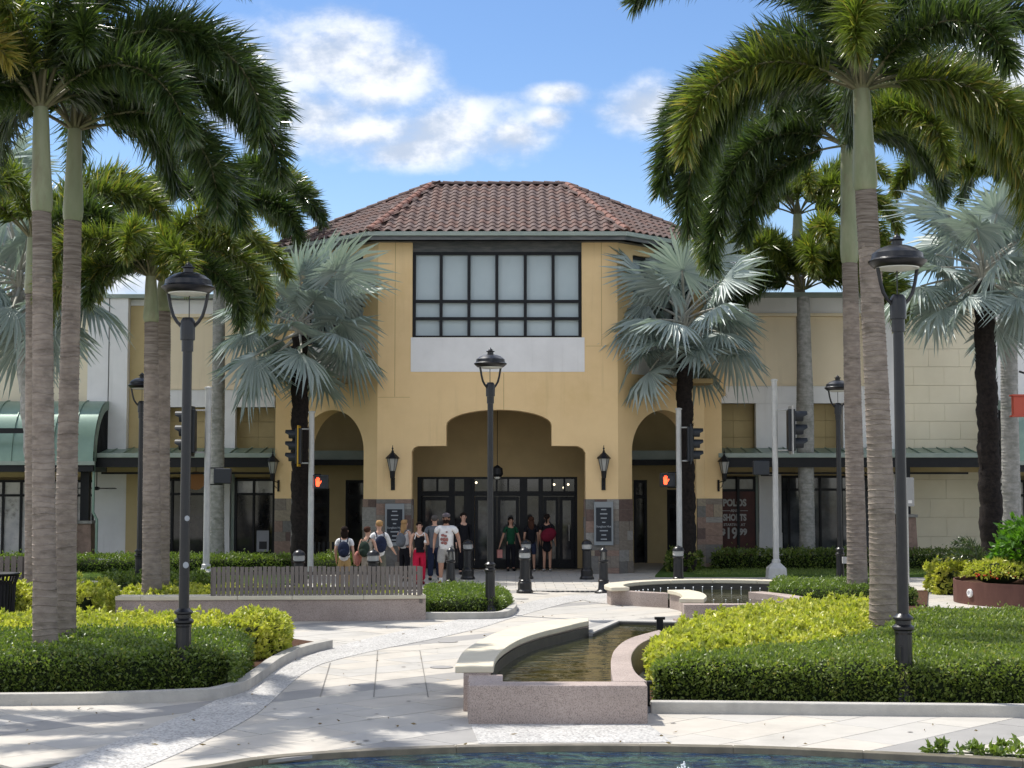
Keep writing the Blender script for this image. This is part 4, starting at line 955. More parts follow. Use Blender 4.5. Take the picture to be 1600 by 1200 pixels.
# porch: inner walls, ceiling, glazing
Dg = 49.0
MB().box(xb-X0-.05, xb+X0+.05, D0+.625, D0+.635+.0, Z(640,D0)+.02, Z(640,D0)+.03)
iw = MB(); gx0, gx1, gz = X(652,Dg), X(902,Dg), Z(745,Dg)
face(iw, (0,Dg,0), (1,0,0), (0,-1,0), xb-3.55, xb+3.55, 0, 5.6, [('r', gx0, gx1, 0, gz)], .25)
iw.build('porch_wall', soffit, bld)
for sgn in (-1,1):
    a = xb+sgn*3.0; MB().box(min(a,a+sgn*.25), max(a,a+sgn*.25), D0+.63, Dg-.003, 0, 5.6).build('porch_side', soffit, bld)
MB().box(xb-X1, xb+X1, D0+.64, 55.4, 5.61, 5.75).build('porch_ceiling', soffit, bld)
# side passages behind the chamfer arches
for sgn in (-1,1):
    a, b = sorted((xb+sgn*3.26, xb+sgn*(X1+.5)))
    bw = MB(); 
    if sgn < 0: holes = [('r', X(540,52.5), X(572,52.5), 0, Z(750,52.5)), ('r', X(480,52.5), X(515,52.5), 0, Z(763,52.5))]
    else: holes = [('r', X(990,52.5), X(1011,52.5), 0, Z(750,52.5)), ('r', X(1042,52.5), X(1075,52.5), 0, Z(765,52.5))]
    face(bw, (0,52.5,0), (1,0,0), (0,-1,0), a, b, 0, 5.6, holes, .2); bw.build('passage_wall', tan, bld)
    for h in holes:
        MB().box(h[1], h[2], 52.62, 52.66, 0, h[4]).build('passage_glass', darkglass, bld)
        f_ = MB(); f_.box(h[1], h[1]+.09, 52.5, 52.61, 0, h[4]); f_.box(h[2]-.09, h[2], 52.5, 52.61, 0, h[4]); f_.box(h[1]+.09, h[2]-.09, 52.5, 52.61, h[4]-.1, h[4]); f_.box(h[1]+.09, h[2]-.09, 52.5, 52.61, h[4]-.62, h[4]-.5)
        f_.build('passage_frame', black, bld)
    MB().box(a+.02, b, 51.0, 52.4, Z(718,51), Z(704,51)).build('canopy_fascia', gutter, bld)
    MB().box(a+.02, b, 50.9, 51.2, Z(727,51), Z(718.2,51)).build('canopy_beam', black, bld)
# entrance glazing
gf = MB(); yg = Dg+.06
vb = [652,706,726,738,814,826,846,902]
def bar(px, wpx, pa, pb, d=0.0): gf.box(X(px-wpx/2,Dg), X(px+wpx/2,Dg), yg-.03-d, yg+.06, Z(pb,Dg), Z(pa,Dg))
for p, wd_ in ((655,6),(706,9),(731,12),(739,5),(818,12),(845,7),(900,5)): bar(p, wd_, 745, 888)
for (pa, pb) in ((745,748.5),(767.5,775)):
    gf.box(gx0, gx1, yg-.02, yg+.05, Z(pb,Dg), Z(pa,Dg))
gf.box(gx0, gx1, yg-.022, yg+.05, .0, .10)
for p in (683,776,794,863,882): bar(p, 3, 748, 768)
gf.build('entrance_frame', black, bld)
for k, (pa, pb) in enumerate(((658,704),(710,726),(742,812),(824,842),(848,898))):
    MB().box(X(pa,Dg), X(pb,Dg), yg+.061, yg+.075, .1, gz).build('entrance_glass', darkglass, bld)
def door(pa, pb):
    x0, x1 = X(pa,Dg), X(pb,Dg); zt = Z(776,Dg); d = MB(); y0 = yg-.075
    d.box(x0, x0+.10, y0, y0+.045, .02, zt); d.box(x1-.10, x1, y0, y0+.045, .02, zt); d.box(x0+.10, x1-.10, y0, y0+.045, zt-.12, zt); d.box(x0+.10, x1-.10, y0, y0+.045, .02, .28)
    o = d.build('door', black, bld)
    MB().box(x0+.10, x1-.10, y0+.012, y0+.03, .28, zt-.12).build('glass', glassmat('door_glass', (0.012,0.013,0.018), (0.07,0.075,0.08), 1.7), o)
    MB().tube([(x1-.16,y0-.05,.85),(x1-.16,y0-.07,1.1),(x1-.16,y0-.05,1.35)], .014, 6).build('handle', galv, o)
for a, b in ((660,702),(742,776),(777,811),(849,873),(874,897)): door(a, b)
# lit ceiling fixtures behind the transom
tag(None, None) if False else None
for (px, py) in ((744,754),(888,757),(881,762),(866,757)):
    p = (X(px,Dg), yg+.03, Z(py,Dg)); MB().ell(p, (.035,.02,.035), 8, 6).build('light', mat('warm_lamp', (.9,.8,.6), .5, emit=(1,.85,.6), est=1.6), bld)
# porch pendant lamp
pn = thing('pendant_lamp', 'small dark hanging lantern in the entrance porch', 'lamp', (X(777,47.6), 47.6, Z(742,47.6)))
MB().lathe([(.02,.30),(.16,.2),(.18,.02),(.12,-.06)], 0, 0, 14).build('shade', black, pn, world=False); MB().ell((0,0,-.06),(.10,.10,.08)).build('globe', ceramic, pn, world=False)
MB().tube([(0,0,.30),(0,0,5.6-Z(742,47.6))], .012, 6).build('rod', black, pn, world=False)

# stone plinth: individual blocks
zs_top = Z(780, D0)
def stones(O, dr, nr, s0, s1, seed, z1=None):
    rr = random.Random(seed); O, dr, nr = Vector(O), Vector(dr), Vector(nr); ang = math.atan2(dr.y, dr.x); z = 0.0; z1 = z1 or zs_top
    while z < z1-.02:
        hh = rr.choice((.17,.28,.34,.40)); hh = min(hh, z1-z); 
        if z1-(z+hh) < .10: hh = z1-z
        s = s0
        while s < s1-.01:
            l = rr.choice((.26,.36,.44,.55)); 
            if s1-(s+l) < .18: l = s1-s
            m = stonemats[rr.choice((0,0,1,2,2,3,4,4,5,5))]; pr = .03+rr.random()*.02
            o = link('stone', cubemesh(m, 'stone'), bld); c = O+dr*(s+l/2)+nr*(pr/2-.004)
            o.location = (c.x-bld.location.x, c.y-bld.location.y, z+hh/2); o.rotation_euler = (0,0,ang); o.scale = (l-.010, pr+.006, hh-.010)
            s += l
        z += hh
def mortar(O, dr, nr, s0, s1):
    O, dr, nr = Vector(O), Vector(dr), Vector(nr); vs = [tuple(O+dr*a+nr*d+Vector((0,0,z))) for z in (0,zs_top) for (a,d) in ((s0,.018),(s1,.018),(s1,.002),(s0,.002))]
    MB().add(vs, [(0,3,2,1),(4,5,6,7),(0,1,5,4),(1,2,6,5),(2,3,7,6),(3,0,4,7)]).build('mortar', mat('mortar', (.15,.135,.12), .9), bld)
for (O, dr, nr, a, b) in (((xb,D0,0),(1,0,0),(0,-1,0),-X0-.02,xl(643)), ((xb,D0,0),(1,0,0),(0,-1,0),xl(915),X0+.02),
        ((xb-X0,D0,0),(-q2,q2,0),(-q2,-q2,0),.0,.62), ((xb+X0,D0,0),(q2,q2,0),(q2,-q2,0),.0,.62),
        ((xb-X0,D0,0),(-q2,q2,0),(-q2,-q2,0),CL-.42,CL), ((xb+X0,D0,0),(q2,q2,0),(q2,-q2,0),CL-.42,CL),
        ((xb-X1-.54,D1,0),(1,0,0),(0,-1,0),0,.54), ((xb+X1,D1,0),(1,0,0),(0,-1,0),0,.54),
        ((xb+xl(643),D0,0),(0,1,0),(1,0,0),0.0,.6), ((xb+xl(915),D0+.6,0),(0,-1,0),(-1,0,0),0.0,.6)):
    stones(O, dr, nr, a, b, int(a*100+O[0]*37)); mortar(O, dr, nr, a, b)

# roof
zR = Z(361.5, D0-.55); ov = .55
RX0 = X0+ov*math.tan(R(22.5)); RY0 = D0-ov; RX1 = X1+.75; RY1 = RY0+(RX1-RX0)
ry = 49.9; rz_ = Z(290, ry); rxl, rxr = X(673,ry)-xb, X(886,ry)-xb
A = [(-RX1,RY1),(-RX0,RY0),(RX0,RY0),(RX1,RY1)]
back = [(RX1,57.2),(-RX1,57.2)]
rv = [(xb+x,y,zR) for x,y in A+back]+[(xb+rxl,ry,rz_),(xb+rxr,ry,rz_),(xb+rxl,53.5,rz_),(xb+rxr,53.5,rz_)]
base_r = MB().add(rv, [(1,2,7,6),(0,1,6),(2,3,7),(3,4,9,7),(5,0,6,8),(4,5,8,9),(6,7,9,8),(5,4,3,2,1,0)])
roof = base_r.build('roof', tilemats[0], bld)
def tile_mesh(m):
    mb = MB(); W_, L = .315, .44; prof = []
    for k in range(9):
        t = k/8; x = -W_/2+W_*t; z = .055*math.sin(PI*min(1,t/.62))**.8 if t < .62 else -.018*math.sin(PI*(t-.62)/.38); prof.append((x, z))
    vs = [(x,0,z+.035) for x,z in prof]+[(x,L,z+.002) for x,z in prof]+[(x,0,z+.035-.024) for x,z in prof]; n = 9
    fs = [(i,i+1,n+i+1,n+i) for i in range(8)]+[(2*n+i,2*n+i+1,i+1,i) for i in range(8)]
    return mb.add(vs, fs).mesh('roof_tile', m, True)
tmesh = [tile_mesh(m) for m in tilemats]
tiles = []
def cover(p0, p1, tl, tr):   # eave from p0 to p1, upper corners tl, tr (as seen facing the slope)
    p0, p1, tl, tr = map(Vector, (p0,p1,tl,tr)); ex_ = (p1-p0).normalized(); n_ = ex_.cross(((tl+tr)/2-p0)); n_.normalize(); 
    if n_.z < 0: n_ = -n_
    up_ = n_.cross(ex_).normalized(); W_ = (p1-p0).length; Hh = (tl-p0).dot(up_); rows = int(Hh/.36)
    for r_ in range(rows+1):
        h = r_*.36; t = h/Hh
        if t > 1: break
        xa = (tl-p0).dot(ex_)*t; xb_ = W_+((tr-p0).dot(ex_)-W_)*t; k = math.ceil((xa-.1)/.305); 
        while k*.305 < xb_+.1:
            s = k*.305; M = Matrix((ex_, up_, n_)).transposed().to_4x4(); M.translation = p0+ex_*s+up_*(h-.05)+n_*.01
            tiles.append(M); k += 1
E_ = [Vector(v) for v in rv]
cover(E_[1], E_[2], E_[6], E_[7]); nfront = len(tiles)
cover(E_[0], E_[1], E_[6], E_[6]); cover(E_[2], E_[3], E_[7], E_[7]); nch = len(tiles)
cover(E_[3], E_[4], E_[7], E_[9]); cover(E_[5], E_[0], E_[8], E_[6])
tiles_vis = tiles[:nch]; stuff = tiles[nch:]
if len(tiles_vis) > 298:
    tiles_vis, more = tiles_vis[:298], tiles_vis[298:]; stuff = more+stuff
offm = Matrix.Translation(-bld.location)
for M in tiles_vis:
    o = link('roof_tile', rnd.choice(tmesh), roof); o.matrix_local = offm @ M @ Matrix.Rotation(rnd.uniform(-.012,.012),4,'Z')
sm = MB(); tv = [tuple(v.co) for v in tmesh[0].vertices]; tf = [tuple(p.vertices) for p in tmesh[0].polygons]
for M in stuff: sm.cur = rnd.randrange(3); sm.add([tuple(M @ Vector(p)) for p in tv], tf)
tag(sm.build('roof_tiles', tilemats, roof), kind='stuff')
def ridge(a, b, m=ridgem):
    a, b = Vector(a)+Vector((0,0,.03)), Vector(b)+Vector((0,0,.03)); L = (b-a).length; n = max(1,int(L/.36))
    for i in range(n):
        p = a.lerp(b, i/n); q = a.lerp(b, min(1,(i+1.12)/n)); d = (q-p).normalized(); s = d.cross(Vector((0,0,1))).normalized(); u_ = s.cross(d); mb = MB(); vs = []
        for (c, r_) in ((p, .135), (q, .105)):
            for k in range(7): an = PI*k/6; vs.append(tuple(c+s*r_*math.cos(an)+u_*(r_*math.sin(an)*.95)))
        vs += [tuple(p)]
        mb.add(vs, [(k,k+1,7+k+1,7+k) for k in range(6)]+[(14,k+1,k) for k in range(6)]); mb.build('ridge_tile', m, roof, smooth=True)
ridge(E_[1], E_[6]); ridge(E_[2], E_[7]); ridge(E_[6], E_[7], tilemats[0]); ridge(E_[0], E_[6], tilemats[0]); ridge(E_[3], E_[7], tilemats[0])
# gutter and fascia
gpts = [(xb+x,y) for x,y in ([(-RX1,57)]+A+[(RX1,57)])]
def ringoff(pts, d):
    out = []
    for i, p in enumerate(pts):
        p = Vector(p)
        if i == 0: t = Vector(pts[1])-p; n = Vector((-t.y,t.x)).normalized(); out.append(tuple(p+n*d)); continue
        if i == len(pts)-1: t = p-Vector(pts[i-1]); n = Vector((-t.y,t.x)).normalized(); out.append(tuple(p+n*d)); continue
        t1 = (p-Vector(pts[i-1])).normalized(); t2 = (Vector(pts[i+1])-p).normalized(); n1 = Vector((-t1.y,t1.x)); n2 = Vector((-t2.y,t2.x)); b = (n1+n2).normalized(); out.append(tuple(p+b*(d/b.dot(n1))))
    return out
MB().strip(ringoff(gpts,-.06), ringoff(gpts,.05), zR-.13, zR-.005).build('gutter', gutter, bld, bevel=.01)
MB().strip(ringoff(gpts,.02), ringoff(gpts,.30), zE-.02, zR-.131).build('fascia', fascia, bld)
MB().prism([(xb+x*.99,y+.04) for x,y in A+back], zE-.02, zE+.02).build('soffit', fascia, bld)

# ------------------------------------------------------------------ shop wings
Dw = 50.5
def wing(name, label, x0, x1):
    return thing(name, label, 'building', ((x0+x1)/2, Dw, 0))
LW = wing('shop_wing', 'long cream shop wing left of the entrance tower with green canopy', -24, X(428,Dw))
RW = wing('shop_wing', 'long cream shop wing right of the entrance tower with green canopy', X(1125,Dw), 24)
def pbox(w, name, pa, pb, pt, pbm, d0, d1, m, D=Dw, bevel=0, z0=None):
    o = MB().box(X(pa,D), X(pb,D), D+d0, D+d1, Z(pbm,D) if z0 is None else z0, Z(pt,D)).build(name, m, w, bevel=bevel); return o
zc = 706
for w_i in (LW, RW):
    a, b = (-24.5, X(428,Dw)) if w_i is LW else (X(1125,Dw), 24.5)
    MB().box(a, b, Dw+.405, 60, Z(476,Dw), Z(472,Dw)).build('flat_roof', white, w_i)
    MB().box(a, b, 59.9, 60.1, 0, Z(476.2,Dw)).build('rear_wall', cream, w_i)
    MB().box(a, b, Dw+2.4, Dw+2.5, 0, Z(476.2,Dw)).build('inner_wall', tan, w_i)
    MB().box(a, b, Dw+.92, Dw+2.39, Z(700,Dw), Z(699,Dw)).build('shop_ceiling', tan, w_i)
pbox(LW,'parapet',200.3,257,468.3,477.7,-.05,.3,white)
# left wing, above canopy
pbox(LW,'upper_wall',-420,137,560,zc,0,.4,cream2); pbox(LW,'upper_wall',-420,137,470,559,0.02,.4,cream2)
pbox(LW,'white_bay',138,200,468,zc,-.35,.3,white); pbox(LW,'bay_joint',170.4,171.4,468,zc,-.365,-.352,black)
pbox(LW,'tan_bay',200.3,257,478,zc,-.05,.3,tan)
pbox(LW,'white_frieze',257.3,428,470,491,-.12,.3,white)
for (a,b) in ((257.3,385.6),(386.4,428)): pbox(LW,'wall_panel',a,b,497,606,0,.3,cream)
pbox(LW,'ledge',257.3,428,491.3,496.6,-.18,.3,cream); pbox(LW,'ledge',257.3,428,606.3,609,-.06,.3,cream)
pbox(LW,'white_band',257.3,428,609.3,636,-.03,.3,white)
for (a,b) in ((340,366.5),): pbox(LW,'pillar',a,b,636.2,zc,-.03,.3,white)
for i, (pt,pb2) in enumerate(((636,658),(658.4,682),(682.4,zc))):
    for (a,b) in ((257.3,300),(300.5,339.8),(366.8,398),(398.4,428)): pbox(LW,'block',a,b,pt,pb2,.55+.01*rnd.random(),.8,tan)
pbox(LW,'recess_lining',257.3,428,634,zc,.81,.9,tan)
pbox(LW,'parapet_cap',136,428,462,468,-.42,.5,gutter); pbox(LW,'parapet_cap',-420,135.8,463,470,-.1,.5,gutter)
# right wing, above canopy
for (a,b) in ((1125.3,1157.6),(1158.4,1262),(1262.6,1370)): pbox(RW,'wall_panel',a,b,495,600,0,.3,cream)
pbox(RW,'white_frieze',1125.3,1370,466,490,-.12,.3,white); pbox(RW,'ledge',1125.3,1370,490.3,494.7,-.18,.3,cream)
pbox(RW,'ledge',1125.3,1370,600.3,603,-.06,.3,cream); pbox(RW,'white_band',1125.3,1370,603.3,630,-.03,.3,white)
pbox(RW,'pillar',1182,1272,630.2,zc,-.03,.3,white); pbox(RW,'pillar',1318.5,1370,630.2,zc,-.03,.3,white)
for (pt,pb2) in ((630,656),(656.4,682),(682.4,zc)):
    for (a,b) in ((1125.3,1150),(1150.4,1182),(1272,1296),(1296.4,1318.3)): pbox(RW,'block',a,b,pt,pb2,.55+.01*rnd.random(),.8,tan)
pbox(RW,'recess_lining',1125.3,1370,630,zc,.81,.9,tan)
pbox(RW,'white_bay',1370.3,1406,470,zc,-.3,.3,white)
for k, (pt,pb2) in enumerate([(470,515),(515.4,545),(545.4,573),(573.4,602),(602.4,630),(630.4,658),(658.4,686),(686.4,zc)]):
    a = 1406.3+(0 if k % 2 else 0); xs_ = [1406.3]; 
    while xs_[-1] < 1531: xs_.append(min(1531, xs_[-1]+(48 if k % 2 == 0 or len(xs_) > 1 else 24)))
    for a, b in zip(xs_[:-1], xs_[1:]): pbox(RW,'block',a+.15,b-.15,pt,pb2,.0+rnd.random()*.006,.3,cream2)
pbox(RW,'block_backing',1406.3,1531,470,zc,.305,.4,cream2)
pbox(RW,'white_bay',1531.3,1558,470,zc,-.1,.3,white); pbox(RW,'upper_wall',1558.3,2000,470,zc,.05,.4,white)
pbox(RW,'parapet_cap',1125,1406,459,466,-.42,.5,gutter); pbox(RW,'parapet_cap',1406.3,2000,463,470,-.42,.5,gutter)
# canopies
def canopy(w, pa, pb):
    D = 48.9; xa, xb_ = X(pa,D), X(pb,D); z1 = Z(708,D)
    MB().box(xa, xb_, D-.06, D+.06, Z(715,D), z1).build('canopy_gutter', gutter, w, bevel=.01)
    MB().box(xa+.02, xb_-.02, D, D+.2, Z(730,D), Z(715.2,D)).build('canopy_beam', black, w)
    za, zb2 = z1+.0, Z(700,Dw); n = int((xb_-xa)/.45)
    MB().add([(xa,D+.061,za-.02),(xb_,D+.061,za-.02),(xb_,Dw-.05,zb2),(xa,Dw-.05,zb2),(xa,D+.061,za-.08),(xb_,D+.061,za-.08),(xb_,Dw-.05,zb2-.08),(xa,Dw-.05,zb2-.08)],
             [(0,1,2,3),(7,6,5,4),(0,4,5,1),(2,6,7,3)]).build('canopy_roof', greenmetal, w)
    for i in range(n+1):
        x = xa+.03+(xb_-xa-.06)*i/n
        MB().add([(x-.012,D+.065,za-.018),(x+.012,D+.065,za-.018),(x+.012,Dw-.05,zb2+.002),(x-.012,Dw-.05,zb2+.002),(x-.012,D+.065,za+.02),(x+.012,D+.065,za+.02),(x+.012,Dw-.05,zb2+.04),(x-.012,Dw-.05,zb2+.04)],
                 [(4,5,6,7),(0,4,7,3),(1,2,6,5),(0,1,5,4)]).build('seam', greenmetal, w)
    MB().box(xa+.02, xb_-.02, Dw+.6, Dw+1.5, Z(737,Dw+.6), Z(706,Dw)).build('inner_lintel', tan, w)
    MB().box(xa+.02, xb_-.02, Dw-.4, Dw-.25, Z(741,Dw), Z(738,Dw)).build('conduit', black, w)
canopy(LW, 141, 430); canopy(RW, 1123, 1532)
Ds = 52.0
def shop(w, pa, pb, pt, vs, hs, glass=shopglass, pbm=None, poster=None):
    x0, x1 = X(pa,Ds), X(pb,Ds); zt, z0 = Z(pt,Ds), .05; m = MB(); fw = .07
    xs_ = [x0]+[X(v,Ds) for v in vs]+[x1]; zz = [z0]+[Z(h,Ds) for h in hs]+[zt]
    for i, x in enumerate(xs_): c = x+(fw/2 if i == 0 else -fw/2 if i == len(xs_)-1 else 0); m.box(c-fw/2, c+fw/2, Ds-.08, Ds+.05, 0, zt)
    for i, z in enumerate(zz):
        c = z+(.04 if i == 0 else -.04 if i == len(zz)-1 else 0); m.box(x0+.001, x1-.001, Ds-.074, Ds+.045, c-.04, c+.04)
    fr = m.build('shop_window_frame', black, w)
    for i in range(len(xs_)-1):
        for j in range(len(zz)-1): MB().box(xs_[i]+.02, xs_[i+1]-.02, Ds-.004, Ds+.01, zz[j]+.02, zz[j+1]-.02).build('pane', glass if not isinstance(glass, list) else glass[j], fr)
    return fr
def swall(w, name, pa, pb, m, d=0, pt=738, z0=0): MB().box(X(pa,Ds), X(pb,Ds), Ds-.1+d, Ds+.3, z0, Z(pt,Ds)).build(name, m, w)
shop(LW, -150, 148, 750, [-60,6,34,80,120], [774], [brightglass, brightglass])
swall(LW,'white_wall',149,199,white,-.02); swall(LW,'tan_pilaster',199.5,224,tan,-.1); swall(LW,'tan_wall',224.3,257,tan)
shop(LW, 257.5, 322, 748, [270,290], [772], darkglass); swall(LW,'white_pilaster',322.5,361,white,-.12); swall(LW,'pilaster_base',322,361.6,white,-.16,838)
swall(LW,'grey_jamb',361.8,367,gutter); shop(LW, 367.5, 430, 748, [397], [772], [darkglass, brightglass])
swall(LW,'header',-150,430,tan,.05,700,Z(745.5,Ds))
shop(RW, 1122, 1180, 745, [1153], [766], [darkglass, shopglass]); swall(RW,'jamb',1180.3,1184,gutter)
swall(RW,'white_pilaster',1184.3,1219,white,-.12); swall(RW,'pilaster_base',1183.6,1219.6,white,-.16,832)
shop(RW, 1219.5, 1312, 743, [1232,1254,1281], [765], [shopglass, shopglass]); shop(RW, 1312.5, 1378, 743, [1338,1360], [765], [shopglass, shopglass])
swall(RW,'white_pilaster',1378.3,1400,white,-.12)
for k, (pt,pb2) in enumerate([(738,749),(749.3,779),(779.3,808),(808.3,838),(838.3,870)]):
    xs_ = [1400.3,1425 if k % 2 else 1452]
    while xs_[-1] < 1545: xs_.append(min(1545, xs_[-1]+52))
    for a, b in zip(xs_[:-1], xs_[1:]): MB().box(X(a+.15,Ds), X(b-.15,Ds), Ds-.1-rnd.random()*.006, Ds+.2, Z(pb2,Ds) if k < 4 else 0, Z(pt,Ds)).build('block', cream2, RW)
swall(RW,'white_wall',1545.3,1572,white,-.02); shop(RW, 1572.5, 1900, 750, [1600,1650,1700], [774], [brightglass, brightglass])
swall(RW,'header',1122,1900,tan,.05,700,Z(743.5,Ds))
# stone battered pedestal right, and left one with drain pipes
def pedestal(w, px, wpx, ytop, D):
    c = X(px,D); r_ = wpx/F*D/2; zt = Z(ytop,D); mb = MB(); a = r_*.82
    mb.add([(c-r_,D-r_,0),(c+r_,D-r_,0),(c+r_,D+r_,0),(c-r_,D+r_,0),(c-a,D-a,zt),(c+a,D-a,zt),(c+a,D+a,zt),(c-a,D+a,zt)], [(4,5,6,7),(0,1,5,4),(1,2,6,5),(2,3,7,6),(3,0,4,7)])
    mb.build('stone_pedestal', stonemats[2], w, bevel=.02); MB().box(c-a-.05, c+a+.05, D-a-.05, D+a+.05, zt+.001, zt+.09).build('pedestal_cap', stonemats[4], w)
    MB().box(c-a*.55, c+a*.55, D-a*.5, D+a*.5, zt+.091, Z(730,D)).build('post', black, w)
pedestal(RW, 1413, 34, 808, 49.1); pedestal(LW, 134, 30, 818, 49.1)
for dx, nm in ((118,'drain_pipe'),(146,'drain_pipe')):
    D = 48.7; x = X(dx,D); x2 = x+(.12 if dx == 146 else 0)
    MB().tube([(x,D,Z(722,D)),(x,D,Z(800,D)),(x2,D,Z(812,D)),(x2,D,.0)], .045, 8).build(nm, greenmetal, LW, smooth=True)
# barrel awnings
def awning(w, pa, pb, sgn):
    D = 50.2; xa, xb_ = X(pa,D), X(pb,D); zt, z0 = Z(627,D), Z(722,D); rise = zt-z0; dep = 1.75; n = 12
    prof = [(D-.02-dep*math.sin(PI/2*k/n), z0+rise*math.cos(PI/2*k/n)) for k in range(n+1)]
    np_ = max(2,int(abs(xb_-xa)/.62)); 
    for i in range(np_):
        u0, u1 = xa+(xb_-xa)*i/np_, xa+(xb_-xa)*(i+1)/np_
        mb = MB(); vs = [(u0+.012,y,z) for y,z in prof]+[(u1-.012,y,z) for y,z in prof]+[(u0+.012,y+.03,z-.03) for y,z in prof]+[(u1-.012,y+.03,z-.03) for y,z in prof]; m1 = n+1
        mb.add(vs, [(k,k+1,m1+k+1,m1+k) for k in range(n)]+[(2*m1+k,3*m1+k,3*m1+k+1,2*m1+k+1) for k in range(n)]).build('awning_panel', greenmetal, w, smooth=True)
        mb = MB(); vs = [(u0+dx,y-.035*math.sin(PI/2*k/n),z+.035*math.cos(PI/2*k/n)) for dx in (-.011,.011) for k,(y,z) in enumerate(prof)]+[(u0+dx,y,z) for dx in (-.011,.011) for y,z in prof]
        mb.add(vs, [(k,k+1,m1+k+1,m1+k) for k in range(n)]+[(2*m1+k,2*m1+k+1,k+1,k) for k in range(n)]+[(m1+k,m1+k+1,3*m1+k+1,3*m1+k) for k in range(n)]).build('awning_seam', greenmetal, w)
    xe = xb_ if sgn > 0 else xa
    # end arch band and louvres
    mb = MB(); inn = [(D-.02-(dep-.28)*math.sin(PI/2*k/n), z0+(rise-.28)*math.cos(PI/2*k/n)) for k in range(n+1)]
    vs = [(xe+sgn*.02,y,z) for y,z in prof]+[(xe+sgn*.02,y,z) for y,z in inn]+[(xe-sgn*.05,y,z) for y,z in prof]+[(xe-sgn*.05,y,z) for y,z in inn]; m1 = n+1
    mb.add(vs, [(k,k+1,m1+k+1,m1+k) for k in range(n)]+[(m1+k,m1+k+1,3*m1+k+1,3*m1+k) for k in range(n)]).build('end_arch', greenmetal, w)
    for k in range(9):
        yy = D-.15-(dep-.4)*k/9; zz = z0+(rise-.28)*math.sqrt(max(0,1-((D-.02-yy)/(dep-.28))**2)); 
        if zz > z0+.1: MB().box(xe-.04, xe+.0, yy-.02, yy+.03, z0+.1, zz).build('louvre', black, w)
    MB().box(xa-.05, xb_+.05, D-dep-.08, D-dep+.06, z0-.12, z0).build('awning_gutter', gutter, w); MB().box(xa, xb_, D-dep, D-dep+.15, z0-.32, z0-.121).build('awning_beam', black, w)
    MB().box(xa, xb_, D-.3, D-.1, z0-.32, z0+.1).build('awning_lintel', fascia, w)
awning(LW, -420, 168, 1); awning(RW, 1562, 2000, -1)
ab = thing('sign_bracket', 'thin black rail crossing in front of the left green awning', 'bracket', (X(0,47.8),47.8,0))
MB().box(X(-200,47.8), X(52,47.8), 47.75, 47.85, Z(677,47.8), Z(669,47.8)).build('rail', black, ab); MB().box(X(40,47.8), X(43,47.8), 47.86, 48.6, Z(690,47.8), Z(677.3,47.8)).build('hanger', black, ab)
MB().box(X(-200,47.8), X(-194,47.8), 47.86, 49.9, Z(677,47.8), Z(669,47.8)).build('arm', black, ab)
# ceiling fans under the canopy
def fan(px, py, label):
    D = 50.6; f = thing('ceiling_fan', label, 'ceiling fan', (X(px,D), D, Z(py,D)), rnd.random())
    MB().tube([(0,0,.02),(0,0,.75)], .015, 6).build('rod', black, f, world=False); MB().lathe([(.03,.06),(.10,.03),(.10,-.03),(.04,-.06)],0,0,12).build('motor', black, f, world=False)
    for k in range(4):
        Mx = Matrix.Rotation(k*PI/2,4,'Z') @ Matrix.Rotation(.2,4,'X'); MB().box(.1,.68,-.06,.06,-.006,.006,Mx).build('blade', black, f, world=False)
fan(151, 763, 'dark ceiling fan hanging under the left canopy'); fan(1563, 757, 'dark ceiling fan hanging under the right canopy')
rs = thing('shop_sign', 'round orange sign hanging by the left shop doors', 'sign', (X(306,50.4), 50.4, Z(751,50.4)))
Mq = Matrix.Rotation(PI/2,4,'X'); MB().lathe([(.30,-.03),(.30,.03)],0,0,24,M=Mq).build('disc', mat('orange_sign', (.30,.13,.04), .6), rs, world=False)
MB().tube([(0,0,.30),(0,0,.62)], .012, 6).build('rod', black, rs, world=False)

# ---- text
def text(body, size, loc, m, parent=None, name='lettering', rz=0, bold=.0, align='CENTER', ext=.004, sx=1.0):
    c = bpy.data.curves.new(name, 'FONT'); c.body = body; c.size = size; c.align_x = align; c.align_y = 'CENTER'; c.extrude = ext; c.offset = bold
    c.resolution_u = 3
    t_ = bpy.data.objects.new(name, c); COL.objects.link(t_); bpy.context.view_layer.update()
    me = bpy.data.meshes.new_from_object(t_.evaluated_get(bpy.context.evaluated_depsgraph_get())); bpy.data.objects.remove(t_)
    me.materials.clear(); me.materials.append(m); o = link(name, me, parent)
    L = parent.location if parent is not None else Vector((0,0,0))
    o.location = Vector(loc)-L; o.rotation_euler = (PI/2, 0, rz); o.scale = (sx,1,1); return o
Dp = Ds-.16
po = thing('sale_poster', 'dark red window poster with white polos and shorts lettering', 'poster', (X(1151,Dp), Dp, 0))
postm = mat('poster_red', (.085,.022,.015), .5, .3, col2=(.045,.014,.012), nscale=2.0)
for a, b in ((1124,1151),(1155.5,1179)): MB().box(X(a,Dp), X(b,Dp), Dp-.002, Dp+.03, .1, Z(768,Dp)).build('poster_sheet', postm, po)
wt = mat('poster_white', (.40,.39,.37), .6)
for body, sz, py, px, sx in (('POLOS',.31,786,1147.5,.80),('AND',.13,798,1148,1),('SHORTS',.29,809,1147.5,.72),('STARTING AT',.12,820,1147,.95),('$',.24,831,1129.5,1),('19',.50,834,1142.5,.80),('99',.28,831.5,1160.5,.9)):
    text(body, sz, (X(px,Dp), Dp-.008, Z(py,Dp)), wt, po, bold=.014 if sz > .2 else .003, sx=sx)
for a, b in ((1127,1141),(1156,1168)): MB().box(X(a,Dp), X(b,Dp), Dp-.01, Dp-.003, Z(798.4,Dp), Z(797.6,Dp)).build('rule', wt, po)
